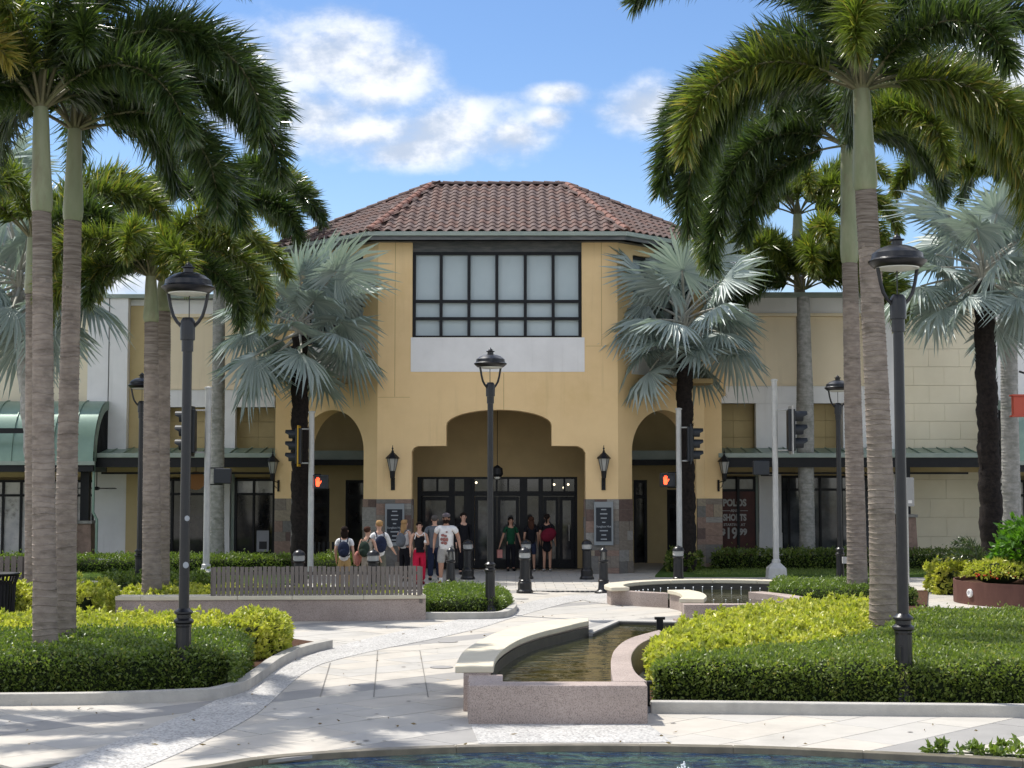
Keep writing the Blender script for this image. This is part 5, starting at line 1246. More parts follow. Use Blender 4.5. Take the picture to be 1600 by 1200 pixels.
# the mullion in front of the poster
MB().box(X(1151.2,Dp), X(1155.2,Dp), Dp-.06, Dp+.03, .05, Z(745,Dp)).build('mullion', black, RW)
dpz = thing('display_poster', 'pale display poster leaning inside the left shop window by the tower', 'poster', (X(411,51.9), 51.9, 0))
MB().box(X(402,51.9), X(421,51.9), 51.88, 51.91, Z(862,51.9), Z(829,51.9)).build('poster_sheet', mat('poster_pale', (.30,.31,.34), .6), dpz)
MB().box(X(406,51.9), X(418,51.9), 51.872, 51.879, Z(858,51.9), Z(846,51.9)).build('picture', mat('poster_dark', (.03,.03,.035), .6), dpz)
# directory boards
grey = mat('board_grey', (.22,.24,.25), .5, .4); navy = mat('board_navy', (.010,.014,.022), .4); lt = mat('board_text', (.30,.32,.34), .6)
def board(px0, px1, py0, py1, label):
    D = D0-.09; b = thing('directory_board', label, 'sign', (X((px0+px1)/2,D), D, 0))
    MB().box(X(px0,D), X(px1,D), D-.03, D+.03, Z(py1,D), Z(py0,D)).build('board_frame', grey, b, bevel=.008)
    w_ = px1-px0; h_ = py1-py0; MB().box(X(px0+w_*.10,D), X(px1-w_*.10,D), D-.042, D-.031, Z(py1-h_*.09,D), Z(py0+h_*.13,D)).build('board_panel', navy, b)
    cx = X((px0+px1)/2,D)
    for k, ww in enumerate((.27,.38,.31,.17,0,.42,.25,.32)):
        z = Z(py0+h_*(.18+.097*k), D); 
        if ww: MB().box(cx-ww*.28, cx+ww*.28, D-.047, D-.043, z-.016, z+.016).build('text_line', lt, b)
        else: text('Sunglass Hut', .085, (cx,D-.046,z), lt, b, bold=.001, ext=.001)
board(928, 958, 784, 852, 'grey framed directory board with dark panel right of the doors')
board(602, 632, 787, 853, 'grey framed directory board with dark panel left of the doors')

# ------------------------------------------------------------------ street furniture
def lamp_post(loc, label):
    p = thing('street_lamp', label, 'street lamp', loc, group='black lantern street lamps'); H = 5.28
    MB().lathe([(.135,0),(.135,.06),(.115,.12),(.098,.16),(.094,.80),(.10,.82),(.10,.84)],0,0,24,flute=.06).build('fluted_base', lampblack, p, world=False)
    MB().lathe([(.10,.841),(.122,.86),(.122,.885),(.10,.90),(.088,.91),(.088,.955),(.112,.97),(.112,.99),(.085,1.01),(.066,1.03)],0,0,24).build('collar', lampblack, p, smooth=True, world=False)
    MB().tube([(0,0,1.03),(0,0,H-1.10)], [.064,.058], 20).build('pole', lampblack, p, smooth=True, world=False)
    MB().lathe([(.072,H-1.10),(.072,H-.96),(.09,H-.958),(.092,H-.76),(.086,H-.72),(.06,H-.68)],0,0,24).build('top_collar', lampblack, p, smooth=True, world=False)
    for s in (-1,1):
        MB().tube([(s*.07,0,H-.80),(s*.13,0,H-.735),(s*.18,0,H-.66),(s*.215,0,H-.54),(s*.245,0,H-.38)], [.020,.022,.022,.021,.022], 8).build('arm', lampblack, p, smooth=True, world=False)
    MB().tube([(.01,.03,H-.69),(.01,.03,H-.40)], .007, 6).build('rod', lampblack, p, world=False)
    MB().lathe([(.25,H-.375),(.265,H-.37),(.325,H-.315),(.33,H-.30),(.318,H-.292),(.292,H-.275),(.283,H-.215),(.262,H-.200),(.20,H-.155),(.13,H-.128),(.085,H-.120)],0,0,36).build('cap', lampblack, p, smooth=True, world=False)
    MB().lathe([(.06,H-.119),(.06,H-.07),(.085,H-.06),(.085,H-.05),(.05,H-.045),(.045,H-.025),(.03,H-.005),(.012,H),(.006,H+.02)],0,0,20).build('finial', lampblack, p, smooth=True, world=False)
    MB().lathe([(.245,H-.372),(.24,H-.385),(.16,H-.400),(.02,H-.405)],0,0,28).build('lens', ceramic, p, smooth=True, world=False)
    return p
LP = lamp_post(B_(288,19.32), 'black street lamp standing in the left hedge bed')
dup(LP, B_(1410,18.12), .25, 'black street lamp standing in the right hedge bed, the nearest one', scale=1.03)
dup(LP, B_(766,31.3), .6, 'black street lamp on the centre line in front of the entrance')
dup(LP, B_(217,38.0), .3, 'distant black street lamp behind the left foxtail palm pair')
dup(LP, B_(1313,38.9), .2, 'distant black street lamp between the right palm trunks')
for i, (px, py, rr_) in enumerate(((293,810,.035),(292,883,.04))):
    st = MB().ell((X(px,19.25), 19.25, Z(py,19.25)), (rr_*.9,.004,rr_), 10, 6); tag(st.build('sticker', mat('sticker_paper', (.30,.32,.34), .6)), 'small white sticker on the left front street lamp, %s' % ('upper' if i == 0 else 'lower'), 'sticker')
bx_ = MB().box(X(1399,18.1), X(1403,18.1), 17.97, 18.03, Z(1032,18.05), Z(1010,18.05)); tag(bx_.build('outlet_box', black), 'small black outlet box on the foot of the nearest street lamp', 'box')
bx_ = MB().box(X(1314,38.75), X(1321,38.75), 38.65, 38.75, Z(880,38.8), Z(870,38.8)); tag(bx_.build('outlet_box', galv), 'small grey outlet box on the distant lamp between the right trunks', 'box')

def bollard(loc, label, kind):
    p = thing('bollard', label, 'bollard', loc, group='black bollards before the entrance')
    if kind == 0:
        MB().lathe([(.20,0),(.20,.05),(.165,.09),(.165,.24),(.14,.27),(.14,.30)],0,0,16,flute=.04).build('base', lampblack, p, world=False)
        MB().lathe([(.145,.301),(.125,.32),(.12,.78),(.145,.80),(.145,.83)],0,0,20).build('shaft', lampblack, p, smooth=True, world=False)
        MB().lathe([(.125,.831),(.13,.95)],0,0,20).build('lens', mat('clear_lens', (.42,.43,.43), .2, .6), p, smooth=True, world=False)
        for z in (.86,.89,.92): MB().lathe([(.134,z),(.14,z+.006),(.134,z+.012)],0,0,20).build('louvre', galv, p, world=False)
        MB().lathe([(.15,.951),(.15,.975),(.12,1.03),(.07,1.065),(.03,1.075),(.02,1.09)],0,0,20).build('dome', lampblack, p, smooth=True, world=False)
    else:
        MB().lathe([(.22,0),(.22,.03),(.15,.07),(.13,.10),(.12,.26),(.135,.28),(.135,.30),(.11,.32)],0,0,20).build('base', lampblack, p, smooth=True, world=False)
        MB().lathe([(.11,.321),(.095,.72),(.12,.74),(.12,.77),(.10,.78)],0,0,20).build('shaft', lampblack, p, smooth=True, world=False)
        for k in range(4): 
            a = PI/4+k*PI/2; MB().tube([(.09*math.cos(a),.09*math.sin(a),.78),(.075*math.cos(a),.075*math.sin(a),.98)], .014, 6).build('cage_bar', lampblack, p, world=False)
        MB().lathe([(.05,.781),(.05,.975)],0,0,12).build('lens', mat('dim_lens', (.16,.16,.15), .25, .6), p, smooth=True, world=False)
        MB().lathe([(.10,.981),(.10,1.0),(.07,1.04),(.03,1.06),(.015,1.09)],0,0,20).build('dome', lampblack, p, smooth=True, world=False)
    return p
b0 = bollard(B_(820,37.55), 'clear topped bollard in the middle of the entrance path', 0)
dup(b0, B_(467,36.1), 0, 'clear topped bollard behind the left end of the picket fence'); dup(b0, B_(583,36.1), 0, 'clear topped bollard behind the right end of the picket fence')
dup(b0, B_(1060,38.6), 0, 'clear topped bollard in front of the right silver palm')
b1 = bollard(B_(704,37.55), 'slender cage topped bollard in front of the man in the white shirt', 1); dup(b1, B_(943,37.55), 0, 'slender cage topped bollard left of the farther fountain')
dup(b0, B_(731,43.1), 0, 'bollard in the building shade just behind the man in the white shirt'); dup(b0, B_(917,43.1), 0, 'bollard in the building shade left of the right stone pier'); dup(b0, B_(822,43.3), 0, 'shaded bollard directly behind the middle one')

# wall lanterns
lg = mat('lantern_glass', (.32,.32,.30), .15, .5)
def lantern(loc, rz, label, arm):
    p = thing('wall_lantern', label, 'wall lantern', loc, rz, group='wall lanterns on the entrance tower')   # local: wall plane y=0, lamp towards -y, z=0 at lamp foot
    y = -.30
    MB().lathe([(.04,0),(.09,.05),(.10,.12),(.12,.34),(.125,.35)],0,y,6).build('lamp_foot', black, p, world=False)
    MB().lathe([(.11,.351),(.225,.86)],0,y,6).build('lamp_glass', lg, p, world=False)
    for k in range(6):
        a = k*PI/3; MB().tube([(.12*math.cos(a),y+.12*math.sin(a),.35),(.235*math.cos(a),y+.235*math.sin(a),.87)], .012, 5).build('glazing_bar', black, p, world=False)
    MB().lathe([(.29,.861),(.30,.88),(.16,1.02),(.06,1.12),(.05,1.14)],0,y,6).build('lamp_roof', black, p, world=False)
    MB().lathe([(.03,1.141),(.07,1.17),(.03,1.20),(.025,1.26),(.05,1.28),(.02,1.32),(.01,1.42)],0,y,10).build('finial', black, p, smooth=True, world=False)
    MB().box(-.085,.085,-.05,-.002,-.45,.06).build('back_plate', black, p, world=False)
    MB().tube([(0,-.05,-.05),(0,-.14,-.02),(0,-.28,.0)], .022, 6).build('bracket', black, p, world=False)
    MB().tube([(0,-.05,-.32),(0,-.16,-.26),(0,-.22,-.12),(0,-.29,-.01)], .014, 6).build('scroll', black, p, world=False)
    return p
ln = lantern((X(614,D0), D0, Z(749,D0)), 0, 'wall lantern left of the main doors', 0); ln.scale = (.70,)*3
dup(ln, (X(943,D0), D0, Z(749,D0)), 0, 'wall lantern right of the main doors')
dup(ln, (xb-X1-.42, D1-.002, Z(752,D1)), -PI/2*.62, 'wall lantern at the outer left corner of the tower')
dup(ln, (xb+X1+.42, D1-.002, Z(752,D1)), PI/2*.62, 'wall lantern at the outer right corner of the tower')

# signal poles
def sig_pole(loc, H, label, ped, base=True):
    p = thing('signal_pole', label, 'signal pole', loc)
    if base: MB().add([(-.26,-.26,0),(.26,-.26,0),(.26,.26,0),(-.26,.26,0),(-.24,-.24,.28),(.24,-.24,.28),(.24,.24,.28),(-.24,.24,.28),(-.11,-.11,.42),(.11,-.11,.42),(.11,.11,.42),(-.11,.11,.42)],
        [(0,1,5,4),(1,2,6,5),(2,3,7,6),(3,0,4,7),(4,5,9,8),(5,6,10,9),(6,7,11,10),(7,4,8,11),(8,9,10,11)]).build('pedestal', galv, p, world=False)
    MB().lathe([(.12,.421),(.12,.5),(.09,.53)] if base else [(.10,.0),(.09,.1)],0,0,16).build('base_collar', galv, p, smooth=True, world=False)
    MB().tube([(0,0,.53 if base else .1),(0,0,H-.06)], [.085,.078], 18).build('pole', galv, p, smooth=True, world=False)
    MB().lathe([(.10,H-.059),(.10,H-.02),(.03,H)],0,0,18).build('cap', galv, p, smooth=True, world=False)
    return p
def traffic_signal(loc, sgn, label, plate, sc=1.0, armto=0.0):
    """lenses face sgn*x; loc = body centre"""
    p = thing('traffic_signal', label, 'traffic signal', loc)
    MB().box(-.09*sc,.09*sc,-.16*sc,.16*sc,-.52*sc,.52*sc).build('housing', signalbody, p, bevel=.02, world=False)
    if plate:
        MB().box(-sgn*.0-.012,.012-sgn*0,-.30*sc,.30*sc,.521*sc,.60*sc).build('backplate_top', plate, p, world=False); MB().box(-.012,.012,-.30*sc,.30*sc,-.60*sc,-.521*sc).build('backplate_bottom', plate, p, world=False)
        MB().box(-.012,.012,-.30*sc,-.161*sc,-.519*sc,.519*sc).build('backplate_side', plate, p, world=False); MB().box(-.012,.012,.161*sc,.30*sc,-.519*sc,.519*sc).build('backplate_side', signalbody, p, world=False)
    for k in (-1,0,1):
        z = k*.335*sc; mb = MB(); n = 12; r_ = .145*sc; l = .30*sc
        vs = []
        for (xx, cut) in ((sgn*.09*sc,0),(sgn*(.09*sc+l),1)):
            for i in range(n+1):
                a = -PI*.28+(PI*1.56)*i/n; vs.append((xx-(sgn*.10*sc if cut and math.sin(a) < 0 else 0), math.cos(a)*r_, z+math.sin(a)*r_))
        for (xx, cut) in ((sgn*.09*sc,0),(sgn*(.09*sc+l),1)):
            for i in range(n+1):
                a = -PI*.28+(PI*1.56)*i/n; vs.append((xx-(sgn*.10*sc if cut and math.sin(a) < 0 else 0), math.cos(a)*(r_-.012), z+math.sin(a)*(r_-.012)))
        m1 = n+1; mb.add(vs, [(i,i+1,m1+i+1,m1+i) for i in range(n)]+[(2*m1+i,3*m1+i,3*m1+i+1,2*m1+i+1) for i in range(n)]+[(m1+i,m1+i+1,3*m1+i+1,3*m1+i) for i in range(n)])
        mb.build('visor', signalbody, p, world=False)
        Mx = Matrix.Translation((sgn*.095*sc,0,z)) @ Matrix.Rotation(PI/2*sgn,4,'Y'); MB().lathe([(.13*sc,0),(.10*sc,.03),(.03,.045)],0,0,14,M=Mx).build('lens', mat('unlit_lens', (.03,.02,.012), .2, .5), p, world=False)
    if armto:
        for z in (.50*sc,-.50*sc): MB().tube([(-sgn*.0,0,z),(armto,0,z)], .022, 6).build('bracket', galv, p, world=False)
    return p
def ped_signal(loc, label, lit, armto=0, rz=0):
    p = thing('pedestrian_signal', label, 'pedestrian signal', loc, rz)
    MB().box(-.225,.225,-.10,.10,-.20,.20).build('housing', signalbody, p, bevel=.03, world=False)
    if lit:
        MB().box(-.20,.20,-.16,-.101,.165,.195).build('hood', signalbody, p, world=False); MB().box(-.205,-.185,-.16,-.101,-.18,.16).build('hood_side', signalbody, p, world=False); MB().box(.185,.205,-.16,-.101,-.18,.16).build('hood_side', signalbody, p, world=False)
        y = -.103; cx = -.065; h = MB()
        def pg(pts): h.add([(cx+a,y-.003,b) for a,b in pts]+[(cx+a,y,b) for a,b in pts], [tuple(range(len(pts)))]+[tuple(range(2*len(pts)-1,len(pts)-1,-1))])
        pg([(-.045,-.13),(.035,-.13),(.05,-.08),(.055,-.03),(.05,.02),(-.06,.02),(-.06,-.06)])
        for (x0, x1, zt, tip) in ((-.062,-.040,.085,-.006),(-.036,-.012,.125,-.002),(-.008,.016,.135,.003),(.020,.044,.11,.008)): pg([(x0,.018),(x1,.018),(x1+tip,zt-.01),((x0+x1)/2+tip,zt),(x0+tip,zt-.01)])
        pg([(.05,-.07),(.095,-.005),(.105,.03),(.09,.035),(.055,-.01)])
        h.build('hand_symbol', redglow, p, world=False)
    else: MB().box(-.19,.19,.101,.15,-.17,.17).build('hood', signalbody, p, bevel=.01, world=False)
    if armto:
        for z in (.215,-.215): MB().tube([(0,0,z-.02*np.sign(z)),(0,0,z),(armto,0,z)], .018, 6).build('bracket', black, p, world=False)
    return p
P1 = sig_pole(B_(322,41.0), Z(604,41.0), 'grey signal pole left, behind the picket fence end', 1)
P2 = sig_pole(B_(1213,43.7), Z(592,43.7), 'grey signal pole on a square pedestal at the right', 1)
P3_ = sig_pole(B_(485,44.2), Z(642,44.2), 'grey signal pole beside the left silver palm trunk', 1, False)
P4 = sig_pole(B_(1062,45.2), Z(637,45.2), 'grey signal pole beside the right silver palm trunk', 1, False)
def PD(px, py, D): return (X(px,D,py), D, Z(py,D))
traffic_signal(PD(467,697,44.2), -1, 'traffic signal with yellow edged backplate left of the entrance', signalyellow, .96, armto=.33)
traffic_signal(PD(1078,694,45.2), 1, 'traffic signal facing right before the right silver palm', signalbody, .96, armto=-.30)
traffic_signal(PD(300,674,41.0), -1, 'traffic signal half hidden behind the left front street lamp', signalbody, 1.1, armto=.42)
traffic_signal(PD(1236,672,43.7), 1, 'traffic signal on the pole with the square pedestal', galv, 1.12, armto=-.46)
ped_signal(PD(501,753,44.3), 'pedestrian signal with red hand left of the doors', True, armto=-.29)
ped_signal(PD(1043,750,45.3), 'pedestrian signal with red hand right of the doors', True, armto=.33)
ped_signal(PD(348,744,41.0), 'pedestrian signal seen from behind on the left pole', False, armto=-.42)
ped_signal(PD(1189,731,43.7), 'pedestrian signal seen from behind on the right pole', False, armto=.42)
# small grey road sign seen from behind, red channel sign
sgn_ = thing('road_sign', 'small grey sign seen from behind on a thin post at the right', 'sign', B_(1419,40.5))
MB().tube([(0,0,0),(0,0,2.75)], .03, 8).build('post', galv, sgn_, world=False); MB().box(-.16,.18,-.045,-.031,2.02,2.76).build('sign_plate', mat('plate_grey', (.33,.33,.33), .5), sgn_, world=False, bevel=.03)
MB().box(.02,.12,-.052,-.046,2.10,2.18).build('sticker', white, sgn_, world=False)
rd = thing('red_sign', 'red metal channel sign poking in at the right edge', 'sign', PD(1640,634,36.5))
MB().box(-.86,.8,-.09,.09,-.22,.22).build('sign_body', redpaint, rd, world=False); MB().box(-.90,.8,-.13,.13,.221,.26).build('flange', redpaint, rd, world=False); MB().box(-.90,.8,-.13,.13,-.26,-.221).build('flange', redpaint, rd, world=False)
MB().box(-.3,-.15,-.05,.05,.261,.40).build('lamp_stub', galv, rd, world=False); MB().tube([(.6,.0,-.26),(.6,0,-Z(634,36.5))], .06, 10).build('post', galv, rd, world=False)
MB().tube([(-.7,-.02,.80),(-.45,-.02,.72),(.3,0,.60),(.6,0,.27)], .025, 6).build('gooseneck', black, rd, world=False)
# trash can
tc_ = thing('trash_can', 'black slatted metal trash can at the left edge', 'trash can', B_(-8,28.7))
MB().lathe([(.30,.02),(.30,.80)],0,0,24).build('liner', black, tc_, smooth=True, world=False)
MB().lathe([(.34,.0),(.34,.06),(.32,.06)],0,0,24).build('base_ring', black, tc_, world=False)
MB().lathe([(.40,.90),(.44,.93),(.44,.95),(.38,.94),(.30,.90)],0,0,28).build('rim', black, tc_, smooth=True, world=False)
sl_ = MB().tube([(.34,0,.03),(.345,0,.4),(.36,0,.75),(.415,0,.91)], .016, 4).mesh('slat', black)
for k in range(34): o = link('slat', sl_, tc_); o.rotation_euler = (0,0,2*PI*k/34)
# bench in the shade right of the left pole
for (px, D, lb) in ((520,47.5,'black slatted bench in the shade of the left arch'),):
    bn_ = thing('bench', lb, 'bench', B_(px,D), 0)
    for k in range(9): MB().box(-.62+k*.14,-.55+k*.14,.20,.24,.42,.86).build('back_slat', black, bn_, world=False)
    MB().box(-.66,.66,-.22,.2,.40,.44).build('seat', black, bn_, world=False)
    for s in (-.6,.6): MB().box(s-.03,s+.03,-.2,.2,0,.40).build('leg', black, bn_, world=False)

# ------------------------------------------------------------------ people
skin = mat('skin', (.50,.30,.215), .6, .3, col2=(.44,.25,.18), nscale=8); skin2 = mat('skin_tan', (.36,.20,.135), .6, .3)
def skinned(name, chains, mats, parent, root=0):
    """chains: list of lists of ((x,y,z), rx, ry); first chain's first vertex is root; later chains start with an int = index to attach"""
    vs, rs, es = [], [], []
    for ch in chains:
        prev = None
        for it in ch:
            if isinstance(it, int): prev = it; continue
            vs.append(it[0]); rs.append((it[1], it[2])); i = len(vs)-1
            if prev is not None: es.append((prev, i))
            prev = i
    me = bpy.data.meshes.new(name); me.from_pydata(vs, es, []); o = bpy.data.objects.new(name, me); COL.objects.link(o)
    md = o.modifiers.new('s', 'SKIN'); md.use_smooth_shade = True
    for i, r_ in enumerate(rs): me.skin_vertices[0].data[i].radius = r_
    me.skin_vertices[0].data[root].use_root = True
    sb = o.modifiers.new('u', 'SUBSURF'); sb.levels = 1; sb.render_levels = 1
    bpy.context.view_layer.update(); dg = bpy.context.evaluated_depsgraph_get()
    nm = bpy.data.meshes.new_from_object(o.evaluated_get(dg)); bpy.data.objects.remove(o)
    nm.materials.clear(); nm.materials.append(mats); nm.polygons.foreach_set('use_smooth', [True]*len(nm.polygons))
    return link(name, nm, parent)
FAB = {}
def fab(name, c, c2=None, ns=12): return mat('cloth_'+name, c, .9, .1, col2=c2 or tuple(x*.8 for x in c), nscale=ns, bump=.3, bscale=40)
def person(loc, rz, Ht, label, top, topm, bot, botm, hairm, hair='short', sleeve='short', larm=None, rarm=None, stride=0.0, wide=1.0, pack=None, shoe=None, sk=skin, socks=None, extras=None):
    """faces -y; larm/rarm: (elbow, hand) offsets for x<0 / x>0 arm"""
    p = thing('person', label, 'person', loc, rz); k = Ht/1.75; S = lambda x, y, z: (x*k, y*k, z*k); w = wide
    sh = .175*w; hp = .085*w
    la = larm or ((-.225*w,.05,1.14),(-.235*w,-.07,.90)); ra = rarm or ((.225*w,.06,1.14),(.225*w,-.10,.91))
    st = stride
    torso = [(S(0,0,.93),.13*w*k,.10*w*k),(S(0,0,1.10),.115*w*k,.09*w*k),(S(0,0,1.28),.14*w*k,.10*w*k),(S(0,.01,1.41),.11*w*k,.075*k),(S(0,.0,1.50),.050*k,.052*k),(S(0,-.015,1.575),.066*k,.078*k),(S(0,-.008,1.655),.078*k,.094*k),(S(0,0,1.725),.045*k,.055*k)]
    arm = lambda s, A, r_=1.0: [3,(S(s*sh,0,1.405),.052*k*w*r_,.052*k*w*r_),(S(*A[0]),.041*k*w,.041*k*w),(S(*A[1]),.029*k,.029*k)]
    leg = lambda s, f: [0,(S(s*hp,0,.86),.082*k*w,.085*k*w),(S(s*hp*1.05,-.10*f*st*3-.01,.48),.055*k*w,.058*k*w),(S(s*hp*1.1,-.26*f*st*2+.02,.09),.036*k,.038*k),(S(s*hp*1.25,-.26*f*st*2-.12,.035),.034*k,.026*k)]
    ch = [torso, arm(-1,la), arm(1,ra), leg(-1,1), leg(1,-1)]
    # hands: palm then fingers
    for hi, A in ((10, la), (13, ra)):
        hx, hy, hz = A[1]; ex_, ey_, ez_ = A[0]; d = Vector((hx-ex_,hy-ey_,hz-ez_)).normalized(); sd = d.cross(Vector((0,1,0))); sd = sd.normalized() if sd.length > .01 else Vector((1,0,0))
        pc = Vector(A[1])+d*.07; ch.append([hi,(S(*pc),.028*k,.018*k)])
    nb = 8+3+3+4+4; 
    for j, A in enumerate((la, ra)):
        ex_, ey_, ez_ = A[0]; d = (Vector(A[1])-Vector(A[0])).normalized(); sd = Vector((0,1,0)); pc = Vector(A[1])+d*.07
        for q in range(4):
            b = pc+sd*(-.027+.018*q)+d*.02; ch.append([nb+j,(S(*b),.010*k,.010*k),(S(*(b+d*(.045,.052,.048,.036)[q])),.008*k,.008*k),(S(*(b+d*(.065,.075,.07,.055)[q]+Vector((0,-.012,0)))),.007*k,.007*k)])
        b = pc-sd*.035-d*.02; ch.append([nb+j,(S(*b),.011*k,.011*k),(S(*(b-sd*.025+d*.035)),.009*k,.009*k)])
    body = skinned('body', ch, sk, p)
    # face
    fc = MB(); fc.ell(S(0,-.105,1.635),(.014*k,.02*k,.02*k),8,6); fc.ell(S(-.085,0,1.64),(.012*k,.02*k,.03*k),8,6); fc.ell(S(.085,0,1.64),(.012*k,.02*k,.03*k),8,6); fc.build('nose_and_ears', sk, p, smooth=True, world=False)
    ey2 = MB(); ey2.ell(S(-.032,-.094,1.665),(.012*k,.008*k,.008*k),6,4); ey2.ell(S(.032,-.094,1.665),(.012*k,.008*k,.008*k),6,4); ey2.build('eyes', black, p, world=False)
    mo = MB().ell(S(0,-.092,1.595),(.024*k,.010*k,.007*k),8,4); mo.build('mouth', mat('lips', (.35,.10,.09), .5), p, world=False)
    g = 1.20 if top != 'tank' else 1.08
    tt = [(S(0,.0,.84 if top != 'tank' else .93),.140*w*k*g*.95,.118*w*k*g),(S(0,.0,.96),.138*w*k*g*.95,.112*w*k*g),(S(0,0,1.10),.125*w*k*g,.10*w*k*g),(S(0,0,1.28),.145*w*k*g*.97,.105*w*k*g),(S(0,.01,1.41),.12*w*k,.088*k),(S(0,.005,1.47),.062*k,.062*k)]
    tch = [tt]
    for s, A in ((-1,la),(1,ra)):
        if sleeve == 'none': tch.append([4,(S(s*sh*.78,.0,1.42),.045*k,.055*k)])
        else:
            t = {'short':.62,'elbow':1.0,'long':1.0}[sleeve]; e = Vector((s*sh,0,1.405)).lerp(Vector(A[0]), t); r1 = .066*k*w
            c_ = [4,(S(s*sh,0,1.405),.066*k*w,.066*k*w),(S(*e),r1,r1)]
            if sleeve == 'elbow': c_.append((S(*Vector(A[0]).lerp(Vector(A[1]),.25)),.05*k,.05*k))
            if sleeve == 'long': c_.append((S(*A[1]),.036*k,.036*k))
            tch.append(c_)
    skinned('top', tch, topm, p)
    lz = {'long':.10,'shorts':.50,'dress':.50,'wide':.09}[bot]; wl = 1.35 if bot in ('wide',) else 1.18
    bc = [[(S(0,0,1.07),.126*w*k,.100*w*k),(S(0,0,.90),.150*w*k,.125*w*k)]]
    if bot == 'dress': bc = [[(S(0,0,.99),.13*w*k,.11*w*k),(S(0,0,.85),.17*w*k,.14*w*k),(S(0,0,.55),.19*w*k,.16*w*k)]]
    else:
        for s, f in ((-1,1),(1,-1)):
            c_ = [1,(S(s*hp,0,.84),.088*k*w*1.12,.09*k*w*1.15),(S(s*hp*1.08,-.10*f*st*3-.01,.50),.066*k*w*wl,.07*k*w*wl)]
            if lz < .4: c_ += [(S(s*hp*1.12,-.26*f*st*2+.02,.10),.052*k*wl*w,.058*k*wl*w)]
            bc.append(c_)
    skinned('bottoms', bc, botm, p)
    sm_ = shoe or black
    for s, f in ((-1,1),(1,-1)):
        c = S(s*hp*1.22, -.26*f*st*2-.055, .045); MB().ell(c, (.052*k,.135*k,.045*k), 10, 6).build('shoe', sm_, p, smooth=True, world=False)
        if socks: MB().tube([S(s*hp*1.1,-.26*f*st*2+.02,.07), S(s*hp*1.1,-.23*f*st*2+.02,.20)], .047*k, 8).build('sock', socks, p, smooth=True, world=False)
    hm = MB()
    hm.ell(S(0,.036,1.690),(.094*k,.100*k,.084*k),14,9); hm.ell(S(0,-.01,1.735),(.075*k,.085*k,.036*k),12,7)
    if hair == 'shoulder': hm.ell(S(0,.045,1.58),(.10*k,.07*k,.15*k),12,8)
    if hair == 'long': hm.ell(S(0,.06,1.50),(.10*k,.06*k,.22*k),12,8)
    if hair == 'bun': hm.ell(S(0,.10,1.70),(.05*k,.05*k,.05*k),10,7)
    if hair == 'tail': hm.ell(S(0,.10,1.60),(.035*k,.04*k,.13*k),10,7)
    hm.build('hair', hairm, p, smooth=True, world=False)
    if pack:
        pk = MB(); pk.ell(S(0,.20,1.18),(.155*k,.10*k,.21*k),14,10); pk.ell(S(0,.27,1.10),(.11*k,.06*k,.11*k),12,8); o = pk.build('backpack', pack, p, smooth=True, world=False)
        for s in (-1,1): MB().tube([S(s*.09,.17,1.36),S(s*.10,.10,1.47),S(s*.11,-.06,1.44),S(s*.12,-.125,1.30),S(s*.13,-.06,1.05),S(s*.12,.14,1.02)], .016*k, 5).build('strap', pack, p, world=False)
    for (nm, mbx, m_) in (extras or []): 
        mbx.v = [S(*v) for v in mbx.v]; mbx.build(nm, m_, p, smooth=True, world=False)
    return p
hb, hbl, hbn = fab('hair_black',(.018,.012,.010)), fab('hair_blond',(.36,.22,.10)), fab('hair_brown',(.06,.028,.018))
wht, nvy = fab('white',(.72,.71,.70)), fab('navy',(.022,.028,.055)); blk = fab('black',(.012,.012,.015)); khaki = fab('tan',(.42,.28,.12)); olive = fab('olive',(.14,.14,.11)); beige = fab('beige',(.42,.38,.32))
red = fab('red',(.50,.018,.055)); gry = fab('grey',(.34,.33,.31)); dkg = fab('darkgreen',(.03,.045,.035)); ash = fab('ash',(.13,.14,.155)); pink = fab('pink',(.50,.22,.19)); green = fab('green',(.012,.06,.03))
bag = MB().ell((-.36,-.02,.78),(.10,.14,.17),10,8)
person(B_(538,36.9), PI, 1.58, 'woman in white tee and tan trousers with a navy backpack seen from behind', 'tee', wht, 'wide', khaki, hb, 'shoulder', 'short', pack=nvy)
person(B_(574,37.2), PI-.35, 1.57, 'woman with brown bun in a sleeveless beige top and dark green backpack', 'tank', beige, 'long', beige, hbn, 'bun', 'none', pack=dkg, larm=((-.27,.04,1.16),(-.30,-.10,.95)), extras=[('shoulder_bag', MB().ell((.30,-.02,.92),(.08,.14,.20),10,8), pink)])
person(B_(592,38.0), PI+.3, 1.70, 'blond person in a loose white shirt pointing right, navy backpack', 'shirt', wht, 'wide', olive, hbl, 'short', 'elbow', pack=nvy, larm=((-.30,-.06,1.14),(-.44,-.24,.98)), wide=1.05)
person(B_(632,42.2), PI-.5, 1.63, 'woman with long blond hair, white tank top and black trousers by the left stone pier', 'tank', wht, 'long', blk, hbl, 'long', 'none', pack=ash)
x_ = MB(); x_.box(-.115,.115,-.175,-.12,.90,.99); xt = MB(); xt.tube([(-.10,-.105,1.46),(-.06,-.125,1.40),(0,-.13,1.38),(.06,-.125,1.40),(.10,-.105,1.46)], .012, 6)
for s in (-1,1): xt.tube([(s*.115,-.09,1.47),(s*.135,-.115,1.38),(s*.155,-.09,1.28)], .012, 6)
person(B_(655,40.9), .25, 1.60, 'woman in black tank top with white trim and bright red trousers', 'tank', blk, 'wide', red, hb, 'short', 'none', larm=((-.24,.05,1.15),(-.27,-.06,.92)), rarm=((.25,-.02,1.13),(.14,-.22,1.16)), wide=1.12, stride=.12, shoe=fab('maroon',(.20,.02,.03)), extras=[('waist_bag', x_, blk), ('trim', xt, wht), ('cup', MB().ell((.12,-.25,1.20),(.04,.04,.07),8,6), wht)])
pr_ = MB()
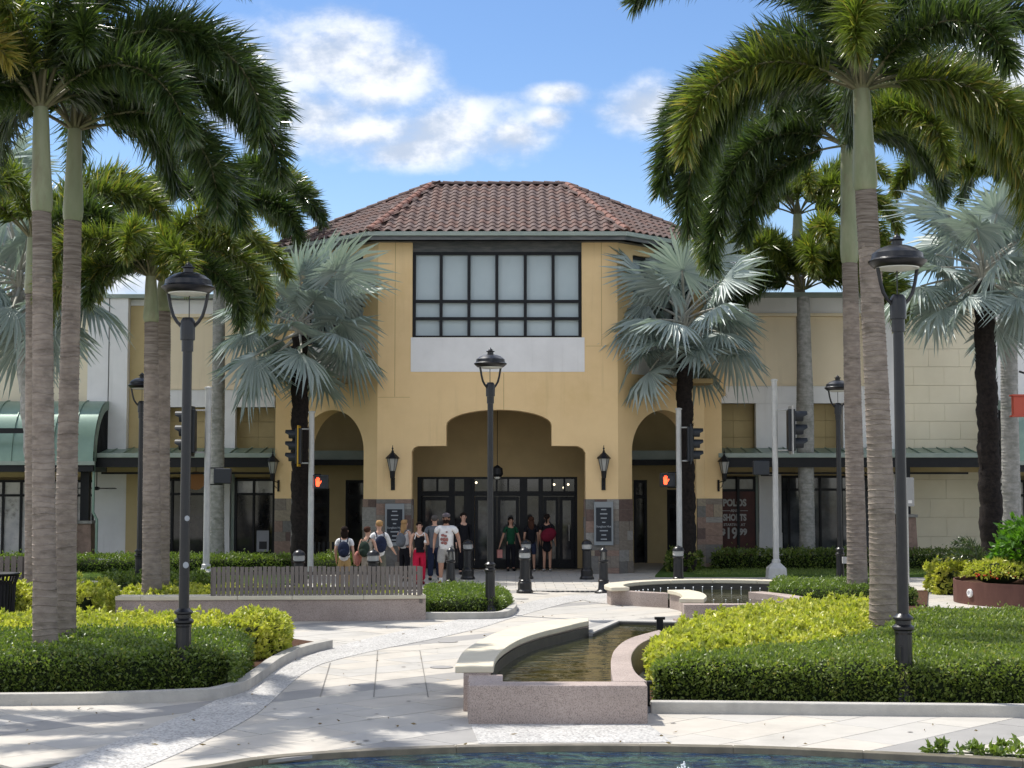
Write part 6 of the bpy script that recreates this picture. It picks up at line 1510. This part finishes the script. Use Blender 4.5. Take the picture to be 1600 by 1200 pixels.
for (x,z,rx,rz_) in ((-.04,1.24,.05,.035),(.03,1.22,.04,.03),(-.07,1.14,.035,.04),(.0,1.13,.05,.05),(.07,1.13,.03,.05),(-.05,1.05,.04,.035),(.03,1.04,.045,.04),(.06,1.32,.03,.02)): pr_.ell((x-.02,-.172,z),(rx,.008,rz_),8,6)
cap_ = MB(); cap_.ell((0,.01,1.735),(.105,.115,.065),14,8); cap_.box(-.075,.075,-.20,-.08,1.700,1.712)
person(B_(697,40.8), -.12, 1.80, 'big bearded man in a loose white tee with red print, grey shorts and cap', 'tee', wht, 'shorts', gry, hb, 'short', 'short', larm=((-.30,.06,1.17),(-.30,-.09,.93)), rarm=((.31,.03,1.16),(.37,-.14,.94)), wide=1.30, stride=.22, shoe=fab('maroon',(.20,.02,.03)), socks=wht, sk=skin2,
    extras=[('shirt_print', pr_, fab('print_red',(.36,.14,.12),(.16,.08,.08),30)), ('cap', cap_, fab('cap',(.14,.12,.13))), ('beard', MB().ell((0,-.05,1.585),(.078,.062,.062),12,8), hb)])
person(B_(679,42.6), PI, 1.74, 'grey shirted man with dark trousers walking in, behind the man in white', 'tee', ash, 'long', nvy, fab('hair_grey',(.10,.09,.085)), 'short', 'short', wide=1.15, stride=.15)
person(B_(724,45.5), .3, 1.76, 'person in black standing in the porch shade left of the central lamp', 'tee', blk, 'long', blk, hb, 'short', 'long', stride=.1)
person(B_(798,47.4), .2, 1.60, 'person in green top carrying two shopping bags in the doorway', 'tee', green, 'long', blk, hb, 'shoulder', 'short', larm=((-.27,.0,1.12),(-.36,-.02,.86)), rarm=((.27,.0,1.12),(.34,-.02,.86)),  # doorway figures: porch shade is put into their darkened clothes and bags
    extras=[('shopping_bag', MB().box(-.46,-.30,-.10,.04,.44,.70), pink), ('shopping_bag', MB().box(.28,.42,-.12,.04,.44,.70), ash)], sk=skin2)
person(B_(830,47.3), PI+.1, 1.62, 'woman with pale legs and dark shorts waiting at the doors', 'tee', blk, 'shorts', nvy, hbn, 'long', 'short', shoe=gry, sk=skin2)
person(B_(855,47.2), PI-.2, 1.70, 'woman in short black dress with a large red bag on her back at the doors', 'tee', blk, 'dress', blk, hb, 'tail', 'short', shoe=gry, sk=skin2, extras=[('red_bag', MB().ell((-.08,.24,1.13),(.26,.11,.20),14,8,Matrix.Rotation(.5,3,'Y')), fab('darkred',(.13,.012,.025)))])  # dress and bag colours darkened to carry the porch shade
